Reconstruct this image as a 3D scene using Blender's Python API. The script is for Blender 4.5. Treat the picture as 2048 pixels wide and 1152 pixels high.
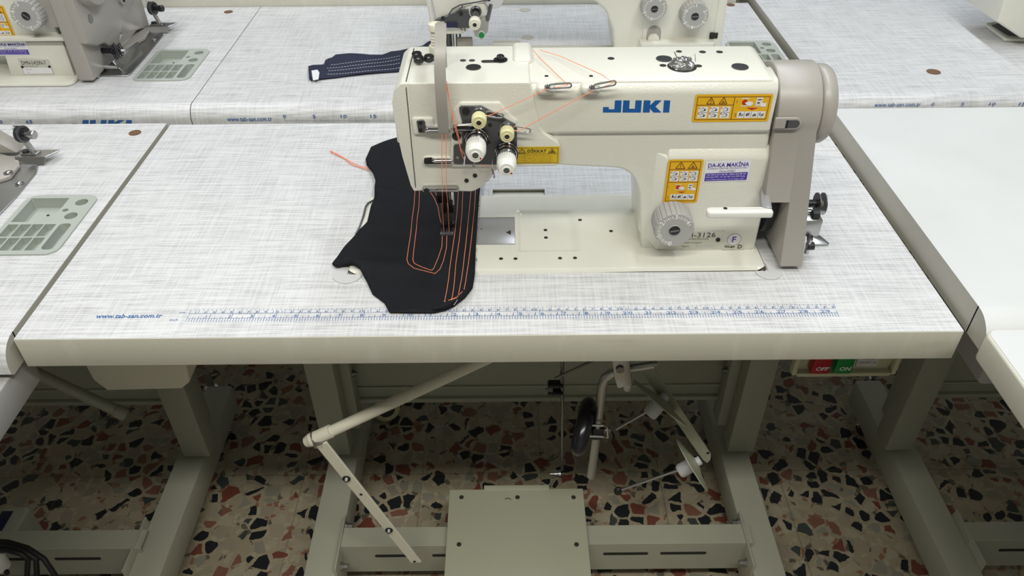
import bpy, bmesh, math, random
from mathutils import Vector, Matrix, Euler
from mathutils.geometry import delaunay_2d_cdt
random.seed(7)
PI = math.pi
C = bpy.context.scene.collection
for o in list(bpy.data.objects): bpy.data.objects.remove(o)

# ------------------------------------------------------------------ camera, light, exposure
T = 0.75                                   # height of the table top above the floor
CAM = Vector((0.37271, -0.64752, T + 0.58414))
FPX = 1555.17
cd = bpy.data.cameras.new('camera'); cam = bpy.data.objects.new('camera', cd); C.objects.link(cam)
cam.location = CAM; cam.rotation_euler = (0.896985, 0.0054869, -0.0068925)
cd.sensor_width = 36; cd.lens = FPX / 2048 * 36; cd.clip_start = 0.01; cd.clip_end = 50
bpy.context.scene.camera = cam
RC = cam.rotation_euler.to_matrix()
sc = bpy.context.scene
sc.view_settings.view_transform = 'Standard'; sc.view_settings.look = 'None'
sc.view_settings.gamma = 1; sc.view_settings.use_curve_mapping = False
sc.view_settings.exposure = -0.07
w = bpy.data.worlds.new('world'); sc.world = w; w.use_nodes = True
w.node_tree.nodes['Background'].inputs[0].default_value = (0.80, 0.86, 1.0, 1)
w.node_tree.nodes['Background'].inputs[1].default_value = 0.11
def area(name, loc, size, sy, power, color, rot=(0, 0, 0)):
    l = bpy.data.lights.new(name, 'AREA'); l.shape = 'RECTANGLE'; l.size = size; l.size_y = sy
    l.energy = power; l.color = color
    o = bpy.data.objects.new(name, l); C.objects.link(o); o.location = loc; o.rotation_euler = rot
    return o
# rows of fluorescent tubes under the ceiling
area('tube_lamp_light', (-0.9, 1.0, 2.55), 0.16, 2.4, 24, (0.95, 0.98, 1.0))
area('tube_lamp_light', (1.05, 0.85, 2.55), 0.16, 2.4, 27, (0.86, 0.93, 1.0))
area('tube_lamp_light', (0.45, -0.95, 2.5), 2.2, 0.18, 40, (1.0, 0.975, 0.89), (math.radians(20), 0, 0))

def Yp(px, py, y):
    """point of the vertical plane at depth y seen along the photograph's sight line (heights from the table top)"""
    d = RC @ Vector(((px - 1024) / FPX, -(py - 576) / FPX, -1)); t = (y - CAM.y) / d.y
    p = CAM + t * d; return Vector((p.x, p.y, p.z - T))
def Zp(px, py, z=0.0):
    d = RC @ Vector(((px - 1024) / FPX, -(py - 576) / FPX, -1)); t = (z + T - CAM.z) / d.z
    p = CAM + t * d; return Vector((p.x, p.y, p.z - T))

# ------------------------------------------------------------------ materials
def mat(name, col, rough=0.5, metal=0.0, bump=None, spec=0.5, coat=0.0):
    m = bpy.data.materials.new(name); m.use_nodes = True; nt = m.node_tree
    b = nt.nodes['Principled BSDF']
    b.inputs['Base Color'].default_value = (*col, 1); b.inputs['Roughness'].default_value = rough
    b.inputs['Metallic'].default_value = metal; b.inputs['Specular IOR Level'].default_value = spec
    b.inputs['Coat Weight'].default_value = coat
    tc = nt.nodes.new('ShaderNodeTexCoord')
    n = nt.nodes.new('ShaderNodeTexNoise'); n.inputs['Scale'].default_value = 9; n.inputs['Detail'].default_value = 4
    nt.links.new(tc.outputs['Object'], n.inputs['Vector'])
    mx = nt.nodes.new('ShaderNodeMixRGB'); mx.blend_type = 'MULTIPLY'; mx.inputs[0].default_value = 1
    r = nt.nodes.new('ShaderNodeValToRGB'); r.color_ramp.elements[0].color = (.9, .9, .89, 1); r.color_ramp.elements[1].color = (1, 1, 1, 1)
    nt.links.new(n.outputs['Fac'], r.inputs[0]); mx.inputs[1].default_value = (*col, 1)
    nt.links.new(r.outputs[0], mx.inputs[2]); nt.links.new(mx.outputs[0], b.inputs['Base Color'])
    if bump:
        n2 = nt.nodes.new('ShaderNodeTexNoise'); n2.inputs['Scale'].default_value = bump[0]; n2.inputs['Detail'].default_value = 1.5
        bp = nt.nodes.new('ShaderNodeBump'); bp.inputs['Strength'].default_value = bump[1]; bp.inputs['Distance'].default_value = bump[2]
        nt.links.new(tc.outputs['Object'], n2.inputs['Vector']); nt.links.new(n2.outputs['Fac'], bp.inputs['Height'])
        nt.links.new(bp.outputs[0], b.inputs['Normal'])
    return m
def math_node(nt, op, a, b=None, c=None):
    n = nt.nodes.new('ShaderNodeMath'); n.operation = op
    for i, v in enumerate((a, b, c)):
        if v is None: continue
        if hasattr(v, 'links'): nt.links.new(v, n.inputs[i])
        else: n.inputs[i].default_value = v
    return n.outputs[0]
def ramp(nt, fac, stops, interp='LINEAR'):
    r = nt.nodes.new('ShaderNodeValToRGB'); cr = r.color_ramp; cr.interpolation = interp
    while len(cr.elements) < len(stops): cr.elements.new(0.5)
    for e, (p, c) in zip(cr.elements, stops):
        e.position = p; e.color = (*c, 1)
    nt.links.new(fac, r.inputs[0]); return r.outputs[0]
def mixc(nt, fac, a, b, mode='MIX'):
    n = nt.nodes.new('ShaderNodeMixRGB'); n.blend_type = mode
    for i, v in enumerate((fac, a, b)):
        if hasattr(v, 'links'): nt.links.new(v, n.inputs[i])
        elif i == 0: n.inputs[0].default_value = v
        else: n.inputs[i].default_value = (*v, 1)
    return n.outputs[0]
def laminate(name, base, dark, white):
    """linen-patterned laminate: irregular crossing threads"""
    m = bpy.data.materials.new(name); m.use_nodes = True; nt = m.node_tree; b = nt.nodes['Principled BSDF']
    tc = nt.nodes.new('ShaderNodeTexCoord')
    def threads(sx, sy, lo, hi, seed):
        mp = nt.nodes.new('ShaderNodeMapping'); mp.inputs['Scale'].default_value = (sx, sy, 1); mp.inputs['Location'].default_value = (seed, seed * 2, 0)
        nt.links.new(tc.outputs['Object'], mp.inputs['Vector'])
        n = nt.nodes.new('ShaderNodeTexNoise'); n.inputs['Scale'].default_value = 1; n.inputs['Detail'].default_value = 2; n.inputs['Roughness'].default_value = .65
        nt.links.new(mp.outputs[0], n.inputs['Vector'])
        return ramp(nt, n.outputs['Fac'], [(lo, (0, 0, 0)), (hi, (1, 1, 1))])
    h = threads(22, 760, .42, .66, 3); v = threads(760, 22, .42, .66, 8)
    h2 = threads(11, 300, .40, .70, 5); v2 = threads(300, 11, .40, .70, 1)
    a = mixc(nt, .5, h, v, 'ADD'); a2 = mixc(nt, .5, h2, v2, 'ADD'); a3 = mixc(nt, .45, a, a2)
    col = ramp(nt, a3, [(0.0, dark), (0.30, base), (.8, white)])
    nt.links.new(col, b.inputs['Base Color'])
    b.inputs['Roughness'].default_value = .42
    return m
def edge_band(name, col):
    m = mat(name, col, .5); nt = m.node_tree; b = nt.nodes['Principled BSDF']; src = b.inputs['Base Color'].links[0].from_socket
    tc = nt.nodes.new('ShaderNodeTexCoord')
    def nz(sc_, lo, hi, det=3):
        mp = nt.nodes.new('ShaderNodeMapping'); mp.inputs['Scale'].default_value = sc_; nt.links.new(tc.outputs['Object'], mp.inputs['Vector'])
        n = nt.nodes.new('ShaderNodeTexNoise'); n.inputs['Scale'].default_value = 1; n.inputs['Detail'].default_value = det
        nt.links.new(mp.outputs[0], n.inputs['Vector']); return ramp(nt, n.outputs['Fac'], [(lo, (0, 0, 0)), (hi, (1, 1, 1))])
    c = mixc(nt, math_node(nt, 'MULTIPLY', nz((38, 5, 9), .55, .75), .35), src, (.74, .73, .68))      # pale glue smears
    c = mixc(nt, math_node(nt, 'MULTIPLY', nz((9, 5, 40), .58, .80), .35), c, (.36, .33, .25))
    c = mixc(nt, math_node(nt, 'MULTIPLY', nz((160, 30, 160), .76, .80), .7), c, (.12, .10, .07))
    nt.links.new(c, b.inputs['Base Color']); return m
def terrazzo(name):
    m = bpy.data.materials.new(name); m.use_nodes = True; nt = m.node_tree; b = nt.nodes['Principled BSDF']
    tc = nt.nodes.new('ShaderNodeTexCoord'); sp = nt.nodes.new('ShaderNodeSeparateXYZ'); nt.links.new(tc.outputs['Object'], sp.inputs[0])
    nz = nt.nodes.new('ShaderNodeTexNoise'); nz.inputs['Scale'].default_value = 60; nz.inputs['Detail'].default_value = 2
    nt.links.new(tc.outputs['Object'], nz.inputs['Vector'])
    vm = nt.nodes.new('ShaderNodeVectorMath'); vm.operation = 'MULTIPLY_ADD'; vm.inputs[1].default_value = (.010, .010, 0)
    nt.links.new(nz.outputs['Color'], vm.inputs[0]); nt.links.new(tc.outputs['Object'], vm.inputs[2])
    def layer(scale, gap, soft):
        v = nt.nodes.new('ShaderNodeTexVoronoi'); v.voronoi_dimensions = '2D'; v.inputs['Scale'].default_value = scale
        e = nt.nodes.new('ShaderNodeTexVoronoi'); e.voronoi_dimensions = '2D'; e.feature = 'DISTANCE_TO_EDGE'; e.inputs['Scale'].default_value = scale
        nt.links.new(vm.outputs[0], v.inputs['Vector']); nt.links.new(vm.outputs[0], e.inputs['Vector'])
        s = nt.nodes.new('ShaderNodeSeparateColor'); nt.links.new(v.outputs['Color'], s.inputs[0])
        g = math_node(nt, 'MULTIPLY_ADD', s.outputs[1], .17, gap)
        inside = math_node(nt, 'GREATER_THAN', e.outputs['Distance'], g)
        return s.outputs[0], inside
    r1, in1 = layer(37, .07, 0); r2, in2 = layer(75, .03, 0)
    n3 = nt.nodes.new('ShaderNodeTexNoise'); n3.inputs['Scale'].default_value = 12; n3.inputs['Detail'].default_value = 5
    nt.links.new(tc.outputs['Object'], n3.inputs['Vector'])
    mcol = ramp(nt, n3.outputs['Fac'], [(.3, (.28, .24, .16)), (.7, (.39, .34, .24))])
    small = ramp(nt, r2, [(0, (.05, .045, .04)), (.10, (.22, .08, .045)), (.18, (.34, .29, .20)), (.60, (.40, .36, .27)), (.9, (.26, .24, .19))], 'CONSTANT')
    big = ramp(nt, r1, [(0, (.016, .018, .021)), (.24, (.05, .06, .055)), (.30, (.17, .055, .038)), (.39, (.21, .10, .07)), (.46, (.31, .265, .20)), (.62, (.25, .24, .19)), (.72, (.37, .325, .24)), (.86, (.33, .28, .20))], 'CONSTANT')
    c = mixc(nt, math_node(nt, 'MULTIPLY', in2, .75), mcol, small)
    c = mixc(nt, in1, c, big)
    # joints between the 25 cm tiles
    def joint(s, off):
        f = math_node(nt, 'FRACT', math_node(nt, 'DIVIDE', math_node(nt, 'ADD', s, off), .25))
        d = math_node(nt, 'ABSOLUTE', math_node(nt, 'SUBTRACT', f, .5))
        return math_node(nt, 'GREATER_THAN', d, .5 - .0045)
    j = math_node(nt, 'MAXIMUM', joint(sp.outputs[0], 10 - .183), joint(sp.outputs[1], 10 - .395))
    c = mixc(nt, math_node(nt, 'MULTIPLY', j, .5), c, (.12, .10, .07))
    nt.links.new(c, b.inputs['Base Color'])
    b.inputs['Roughness'].default_value = .30
    return m
M = {}
M['lam'] = laminate('linen_laminate', (.535, .535, .545), (.42, .42, .43), (.68, .68, .69))
M['plainwhite'] = mat('white_laminate', (.70, .71, .71), .3)
M['edge'] = edge_band('beige_edge_band', (.60, .585, .50))
M['edgedk'] = mat('table_side_band', (.47, .45, .40), .6)
M['cream'] = mat('cream_enamel', (.74, .732, .655), .33, bump=(560, .24, .0012), coat=.35)
M['creamsm'] = mat('cream_enamel_smooth', (.74, .732, .655), .22, coat=.3)
M['stand'] = mat('grey_green_paint', (.40, .40, .325), .45)
M['ped'] = mat('pedal_paint', (.42, .43, .33), .42)
M['taupe'] = mat('taupe_plastic', (.37, .345, .315), .36)
M['grey'] = mat('grey_dial', (.40, .395, .385), .5)
M['lgrey'] = mat('light_grey_plastic', (.60, .60, .61), .45)
M['traycol'] = mat('sage_plastic', (.42, .45, .41), .5)
M['slide'] = mat('grey_slide_plate', (.36, .36, .37), .25, .3)
M['chrome'] = mat('chrome', (.75, .75, .76), .16, 1)
M['steel'] = mat('brushed_steel', (.50, .50, .50), .32, 1)
M['steeldk'] = mat('dark_steel_rod', (.25, .25, .25), .35, .9)
M['gun'] = mat('dark_plate', (.13, .13, .14), .35, .6)
M['black'] = mat('black_rubber', (.012, .012, .013), .5)
M['blackgl'] = mat('black_gloss', (.012, .012, .016), .22)
M['hole'] = mat('dark_hole', (.02, .019, .015), .8)
M['white'] = mat('white_plastic', (.82, .82, .78), .35)
M['ivory'] = mat('ivory_plastic', (.74, .72, .60), .35)
M['yknob'] = mat('yellowed_knob', (.70, .66, .38), .4)
M['yellow'] = mat('yellow_label', (.80, .45, .012), .4)
M['yellow2'] = mat('yellow_label_muted', (.66, .46, .02), .4)
M['ink'] = mat('black_ink', (.05, .04, .02), .5)
M['brownink'] = mat('brown_ink', (.22, .09, .01), .5)
M['blue'] = mat('blue_logo', (.005, .10, .36), .4)
M['rule'] = mat('ruler_ink', (.035, .13, .36), .5)
M['violet'] = mat('violet_ink', (.07, .035, .36), .45)
M['paper'] = mat('white_label', (.80, .80, .83), .4)
M['metalplate'] = mat('name_plate_metal', (.62, .62, .55), .3, .35)
M['red'] = mat('red_button', (.42, .004, .018), .3)
M['redink'] = mat('red_ink', (.50, .02, .01), .4)
M['green'] = mat('green_button', (.0, .24, .045), .3)
M['orange'] = mat('orange_thread', (.95, .30, .17), .6)
M['cloth'] = mat('black_cloth', (.0055, .006, .009), .7, bump=(900, .3, .0005), spec=.22)
M['navy'] = mat('navy_cloth', (.012, .016, .045), .8, bump=(900, .35, .0006))
M['wthread'] = mat('pale_thread', (.55, .55, .60), .7)
M['brown'] = mat('bare_chipboard', (.16, .09, .05), .9)
M['plug'] = mat('beige_plug', (.50, .48, .42), .5)
M['switch'] = mat('switch_housing', (.55, .55, .38), .4)
M['navyplas'] = mat('navy_pad', (.012, .016, .05), .5)
M['wall'] = mat('wall_paint', (.72, .73, .70), .8)
M['floor'] = terrazzo('terrazzo')
M['glass'] = mat('crumpled_foil', (.55, .55, .55), .18, .85, bump=(260, .6, .001))

# ------------------------------------------------------------------ object helpers
def thing(name, label, cat, loc, group=None, kind=None):
    o = bpy.data.objects.new(name, None); C.objects.link(o); o.empty_display_size = .05
    o.location = (loc[0], loc[1], loc[2] + T); o['label'] = label; o['category'] = cat
    if group: o['group'] = group
    return o
def round_poly(pts, r, seg=6):
    n = len(pts); out = []
    rr = r if isinstance(r, (list, tuple)) else [r] * n
    for i in range(n):
        p = Vector(pts[i][:2]); a = Vector(pts[i - 1][:2]); b = Vector(pts[(i + 1) % n][:2]); q = rr[i]
        if q <= 0: out.append(tuple(p)); continue
        u = (a - p); v = (b - p); lu, lv = u.length, v.length; u /= lu; v /= lv
        ang = math.acos(max(-1, min(1, u.dot(v))))
        if abs(ang - PI) < .02: out.append(tuple(p)); continue
        t = q / math.tan(ang / 2); t = min(t, lu * .48, lv * .48); q2 = t * math.tan(ang / 2)
        c = p + (u + v).normalized() * (q2 / math.sin(ang / 2))
        s = p + u * t; e = p + v * t
        a0 = math.atan2(s.y - c.y, s.x - c.x); a1 = math.atan2(e.y - c.y, e.x - c.x); d = a1 - a0
        while d > PI: d -= 2 * PI
        while d < -PI: d += 2 * PI
        for k in range(seg + 1):
            th = a0 + d * k / seg; out.append((c.x + q2 * math.cos(th), c.y + q2 * math.sin(th)))
    return out
def rect(x0, x1, y0, y1, r=0, seg=5):
    p = [(x0, y0), (x1, y0), (x1, y1), (x0, y1)]
    return round_poly(p, r, seg) if r else p
def circ(x, y, r, n=24): return [(x + r * math.cos(2 * PI * k / n), y + r * math.sin(2 * PI * k / n)) for k in range(n)]
def inside(poly, x, y):
    c = False; n = len(poly); j = n - 1
    for i in range(n):
        if (poly[i][1] > y) != (poly[j][1] > y) and x < (poly[j][0] - poly[i][0]) * (y - poly[i][1]) / (poly[j][1] - poly[i][1]) + poly[i][0]: c = not c
        j = i
    return c
_tc = {}
def text_mesh(s, bold=0.0):
    k = (s, bold)
    if k in _tc: return _tc[k]
    cu = bpy.data.curves.new('t', 'FONT'); cu.body = s; cu.size = 1; cu.offset = bold; cu.resolution_u = 2
    cu.fill_mode = 'FRONT'
    o = bpy.data.objects.new('t', cu); C.objects.link(o)
    me = bpy.data.meshes.new_from_object(o)
    V = [v.co.copy() for v in me.vertices]; F = [tuple(p.vertices) for p in me.polygons]
    bpy.data.objects.remove(o); bpy.data.curves.remove(cu); bpy.data.meshes.remove(me)
    xs = [v.x for v in V]; ys = [v.y for v in V]
    _tc[k] = (V, F, min(xs), max(xs), min(ys), max(ys)); return _tc[k]
class MB:
    def __init__(s): s.v = []; s.f = []; s.m = []; s.mats = []
    def mi(s, m):
        m = M[m]
        if m not in s.mats: s.mats.append(m)
        return s.mats.index(m)
    def add(s, V, F, m):
        b = len(s.v); k = s.mi(m); s.v += [Vector(v) for v in V]
        for f in F: s.f.append(tuple(i + b for i in f)); s.m.append(k)
        return s
    def bm(s, bm, m):
        bm.verts.index_update(); s.add([v.co.copy() for v in bm.verts], [tuple(v.index for v in f.verts) for f in bm.faces], m); bm.free(); return s
    def prism(s, pts, vec, m, bev=0, seg=2, ang=32, sel=None):
        """planar polygon of 3D points swept by vec"""
        bm = bmesh.new(); vec = Vector(vec)
        a = [bm.verts.new(Vector(p)) for p in pts]; b = [bm.verts.new(Vector(p) + vec) for p in pts]; n = len(pts)
        bm.faces.new(a[::-1]); bm.faces.new(b)
        for i in range(n): bm.faces.new((a[i], a[(i + 1) % n], b[(i + 1) % n], b[i]))
        bmesh.ops.recalc_face_normals(bm, faces=bm.faces)
        if bev:
            ed = [e for e in bm.edges if len(e.link_faces) == 2 and e.calc_face_angle(0) > math.radians(ang) and (sel is None or sel((e.verts[0].co + e.verts[1].co) / 2))]
            bmesh.ops.bevel(bm, geom=ed, offset=bev, segments=seg, profile=.5, affect='EDGES', clamp_overlap=True)
        return s.bm(bm, m)
    def xz(s, pts, y0, y1, m, bev=0, seg=2): return s.prism([(p[0], y0, p[1]) for p in pts], (0, y1 - y0, 0), m, bev, seg)
    def xy(s, pts, z0, z1, m, bev=0, seg=2): return s.prism([(p[0], p[1], z0) for p in pts], (0, 0, z1 - z0), m, bev, seg)
    def yz(s, pts, x0, x1, m, bev=0, seg=2, sel=None): return s.prism([(x0, p[0], p[1]) for p in pts], (x1 - x0, 0, 0), m, bev, seg, sel=sel)
    def box(s, x0, x1, y0, y1, z0, z1, m, bev=0, seg=2):
        return s.prism([(x0, y0, z0), (x1, y0, z0), (x1, y1, z0), (x0, y1, z0)], (0, 0, z1 - z0), m, bev, seg)
    def hexa(s, q, m, bev=0, seg=2):
        """eight corners: bottom four, top four"""
        bm = bmesh.new(); v = [bm.verts.new(Vector(p)) for p in q]
        for f in ((0, 1, 2, 3), (4, 5, 6, 7), (0, 1, 5, 4), (1, 2, 6, 5), (2, 3, 7, 6), (3, 0, 4, 7)): bm.faces.new([v[i] for i in f])
        bmesh.ops.recalc_face_normals(bm, faces=bm.faces)
        if bev: bmesh.ops.bevel(bm, geom=list(bm.edges), offset=bev, segments=seg, profile=.5, affect='EDGES', clamp_overlap=True)
        return s.bm(bm, m)
    def tube(s, path, r, m, seg=8, closed=False):
        P = [Vector(p) for p in path]; n = len(P); V = []; F = []
        R = r if isinstance(r, (list, tuple)) else [r] * n
        prev = None
        for i in range(n):
            if closed: d = (P[(i + 1) % n] - P[i - 1]).normalized()
            else: d = (P[min(i + 1, n - 1)] - P[max(i - 1, 0)]).normalized()
            if prev is None:
                u = d.orthogonal().normalized()
            else:
                u = (prev - d * prev.dot(d)); u = u.normalized() if u.length > 1e-6 else d.orthogonal().normalized()
            prev = u; w_ = d.cross(u)
            for k in range(seg):
                a = 2 * PI * k / seg; V.append(P[i] + (u * math.cos(a) + w_ * math.sin(a)) * R[i])
        for i in range(n if closed else n - 1):
            j = (i + 1) % n
            for k in range(seg):
                l = (k + 1) % seg; F.append((i * seg + k, i * seg + l, j * seg + l, j * seg + k))
        if not closed: F.append(tuple(range(seg))[::-1]); F.append(tuple((n - 1) * seg + k for k in range(seg)))
        return s.add(V, F, m)
    def lathe(s, o, axis, prof, m, seg=28, knurl=0, per=4):
        """prof: (radius, height) along axis"""
        o = Vector(o); ax = Vector(axis).normalized(); u = ax.orthogonal().normalized(); w_ = ax.cross(u); V = []; F = []
        for (r, h) in prof:
            for k in range(seg):
                a = 2 * PI * k / seg; rr = r * (1 - (knurl if k % per == 0 else 0)) if knurl else r
                V.append(o + ax * h + (u * math.cos(a) + w_ * math.sin(a)) * max(rr, 1e-6))
        n = len(prof)
        for i in range(n - 1):
            for k in range(seg):
                l = (k + 1) % seg; F.append((i * seg + k, i * seg + l, (i + 1) * seg + l, (i + 1) * seg + k))
        F.append(tuple(range(seg))[::-1]); F.append(tuple((n - 1) * seg + k for k in range(seg)))
        return s.add(V, F, m)
    def disc(s, o, axis, r, m, h=.0003, seg=24): return s.lathe(o, axis, [(r, -h * .2), (r, h)], m, seg)
    def torus(s, o, axis, R, r, m, n=28, seg=8, a0=0, a1=2 * PI):
        ax = Vector(axis).normalized(); u = ax.orthogonal().normalized(); w_ = ax.cross(u); full = abs(a1 - a0 - 2 * PI) < 1e-6
        return s.tube([Vector(o) + (u * math.cos(a0 + (a1 - a0) * k / n) + w_ * math.sin(a0 + (a1 - a0) * k / n)) * R for k in range(n if full else n + 1)], r, m, seg, full)
    def sphere(s, o, r, m, sc_=(1, 1, 1), seg=16):
        bm = bmesh.new(); bmesh.ops.create_uvsphere(bm, u_segments=seg, v_segments=seg // 2, radius=r)
        for v in bm.verts: v.co = Vector(o) + Vector((v.co.x * sc_[0], v.co.y * sc_[1], v.co.z * sc_[2]))
        return s.bm(bm, m)
    def poly(s, pts, m): return s.add(pts, [tuple(range(len(pts)))], m)
    def text(s, t, o, ux, uy, h, m, width=None, align='L', bold=0.0, shear=0.0):
        """text with its lower left at o; h is the height of its tallest glyph"""
        V, F, x0, x1, y0, y1 = text_mesh(t, bold); k = h / max(y1 - y0, 1e-6); kx = k
        if width: kx = width / (x1 - x0)
        off = {'L': 0, 'C': -(x1 - x0) * kx / 2, 'R': -(x1 - x0) * kx}[align]
        o = Vector(o); ux = Vector(ux).normalized(); uy = Vector(uy).normalized()
        return s.add([o + ux * ((v.x - x0) * kx + off + shear * (v.y - y0) * k) + uy * ((v.y - y0) * k) for v in V], F, m)
    def slab(s, outer, holes, z0, z1, mtop, mside, mhole=None, bottom=True):
        """horizontal plate with through holes"""
        pts = []; edges = []
        for lp in [outer] + holes:
            b = len(pts); pts += [Vector(p[:2]) for p in lp]; edges += [(b + i, b + (i + 1) % len(lp)) for i in range(len(lp))]
        V, E_, F, *_ = delaunay_2d_cdt(pts, edges, [], 0, 1e-7)
        keep = []
        for f in F:
            cx = sum(V[i].x for i in f) / len(f); cy = sum(V[i].y for i in f) / len(f)
            if inside(outer, cx, cy) and not any(inside(h, cx, cy) for h in holes): keep.append(tuple(f))
        s.add([(v.x, v.y, z1) for v in V], keep, mtop)
        if bottom: s.add([(v.x, v.y, z0) for v in V], [f[::-1] for f in keep], mside)
        for n, lp in enumerate([outer] + holes):
            k = len(lp); VV = [(p[0], p[1], z0) for p in lp] + [(p[0], p[1], z1) for p in lp]
            ar = sum(lp[i][0] * lp[(i + 1) % k][1] - lp[(i + 1) % k][0] * lp[i][1] for i in range(k))
            FF = [(i, (i + 1) % k, k + (i + 1) % k, k + i) for i in range(k)]
            if (ar < 0) != (n > 0): FF = [f[::-1] for f in FF]
            s.add(VV, FF, mside if n == 0 else (mhole or mside))
        return s
    def build(s, name, parent=None, loc=None, smooth=38):
        off = Vector((0, 0, T))
        if parent is not None:
            root = parent; pl = Vector((0, 0, 0))
            while root is not None: pl += root.location; root = root.parent
            mine = Vector((0, 0, 0))
        else:
            if loc is None:
                n = max(1, len(s.v)); loc = (sum(v.x for v in s.v) / n, sum(v.y for v in s.v) / n, min(v.z for v in s.v))
            pl = Vector(loc) + off; mine = pl
        me = bpy.data.meshes.new(name); me.from_pydata([tuple(v + off - pl) for v in s.v], [], s.f)
        for m in s.mats: me.materials.append(m)
        me.polygons.foreach_set('material_index', s.m)
        me.polygons.foreach_set('use_smooth', [True] * len(s.f))
        me.update(); me.set_sharp_from_angle(angle=math.radians(smooth))
        o = bpy.data.objects.new(name, me); C.objects.link(o)
        if parent is not None: o.parent = parent
        else: o.location = mine
        return o
def lab(o, text): o['label'] = text; return o
def tag(o, label, cat, group=None):
    o['label'] = label; o['category'] = cat
    if group: o['group'] = group
    return o
def copy_tree(o, parent=None):
    c = o.copy(); C.objects.link(c); c.parent = parent
    for ch in list(o.children): copy_tree(ch, c)
    return c
X, Y_, Z_ = Vector((1, 0, 0)), Vector((0, 1, 0)), Vector((0, 0, 1))

# ------------------------------------------------------------------ setting
FZ = -T
fl = MB().add([(-3.5, -2.5, FZ), (4, -2.5, FZ), (4, 4.5, FZ), (-3.5, 4.5, FZ)], [(0, 1, 2, 3)], 'floor').build('floor', loc=(0, 0, FZ)); fl['kind'] = 'structure'
def shell(name, lo, hi, m):
    o = MB().box(lo[0], hi[0], lo[1], hi[1], lo[2], hi[2], m).build(name, loc=((lo[0] + hi[0]) / 2, (lo[1] + hi[1]) / 2, lo[2])); o['kind'] = 'structure'
H_ = 2.75 - T
shell('wall_left', (-3.6, -2.5, FZ), (-3.5, 4.5, H_), 'wall'); shell('wall_right', (4, -2.5, FZ), (4.1, 4.5, H_), 'wall')
shell('wall_back', (-3.5, 4.5, FZ), (4, 4.6, H_), 'wall'); shell('wall_front', (-3.5, -2.6, FZ), (4, -2.5, H_), 'wall')
shell('ceiling', (-3.6, -2.6, H_), (4.1, 4.6, H_ + .1), 'wall')

# ------------------------------------------------------------------ tables
XL, XR, YB = -0.1832, 0.8805, 0.5215       # main top
TH = 0.0414
HINGE = (.3485, .4225, .286, .3145)
def ruler_main():
    b = MB(); z = .0003; yc = .0360; yi = .0327 - .0022; ye = .0245
    yl = Zp(1000, 621).y; x_in = lambda i: i * .0254
    yc, yi, yb = Zp(378, 627.8).y, Zp(374.4, 637.2).y, Zp(370, 644.5).y; yt = Zp(383, 619.5).y
    def ln(x0, y0, x1, y1, wd=.00035):
        d = Vector((x1 - x0, y1 - y0, 0)).normalized(); n = Vector((-d.y, d.x, 0)) * wd / 2
        a = Vector((x0, y0, z)); c = Vector((x1, y1, z)); b.poly([a - n, c - n, c + n, a + n], 'rule')
    ln(0, yc, .75, yc); ln(0, yi, .7493, yi); ln(0, yb, 0, yt)
    for k in range(1, 76):
        x = k * .01; ln(x, yc, x, yt, .0004); ln(x - .005, yt - .0018, x - .005, yt, .0004)
        d = str(k) if k % 10 == 0 else str(k % 10)
        if k % 10 == 0:
            b.text(d[0], (x - .0035, yc + .0006, z), X, Y_, .0036, 'rule', width=.0022 if d[0] != '1' else None); b.text(d[1], (x + .0006, yc + .0006, z), X, Y_, .0036, 'rule', width=.0028)
        else: b.text(d, (x - .0034, yc + .0006, z), X, Y_, .0036, 'rule', width=.0024 if d != '1' else None)
    for k in range(1, 29 * 8 + 5):
        x = k * .0254 / 8; up = yc if k % 8 == 0 else (yi + .0035 if k % 4 == 0 else (yi + .0018 if k % 2 == 0 else yi))
        ln(x, yb, x, up, .00045)
        if k % 8 == 0:
            d = str(k // 8); h = .0048
            if len(d) == 1: b.text(d, (x - .0045, yi + .0007, z), X, Y_, h, 'rule', width=.0035 if d != '1' else None)
            else: b.text(d[0], (x - .0055, yi + .0007, z), X, Y_, h, 'rule', width=.0042 if d[0] != '1' else None); b.text(d[1], (x + .001, yi + .0007, z), X, Y_, h, 'rule', width=.0042 if d[1] != '1' else None)
    b.text('cm', (-.012, yc + .001, z), X, Y_, .0024, 'rule', width=.0065); b.text('inch', (-.019, yi - .004, z), X, Y_, .0036, 'rule', width=.0095)
    return b
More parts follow.
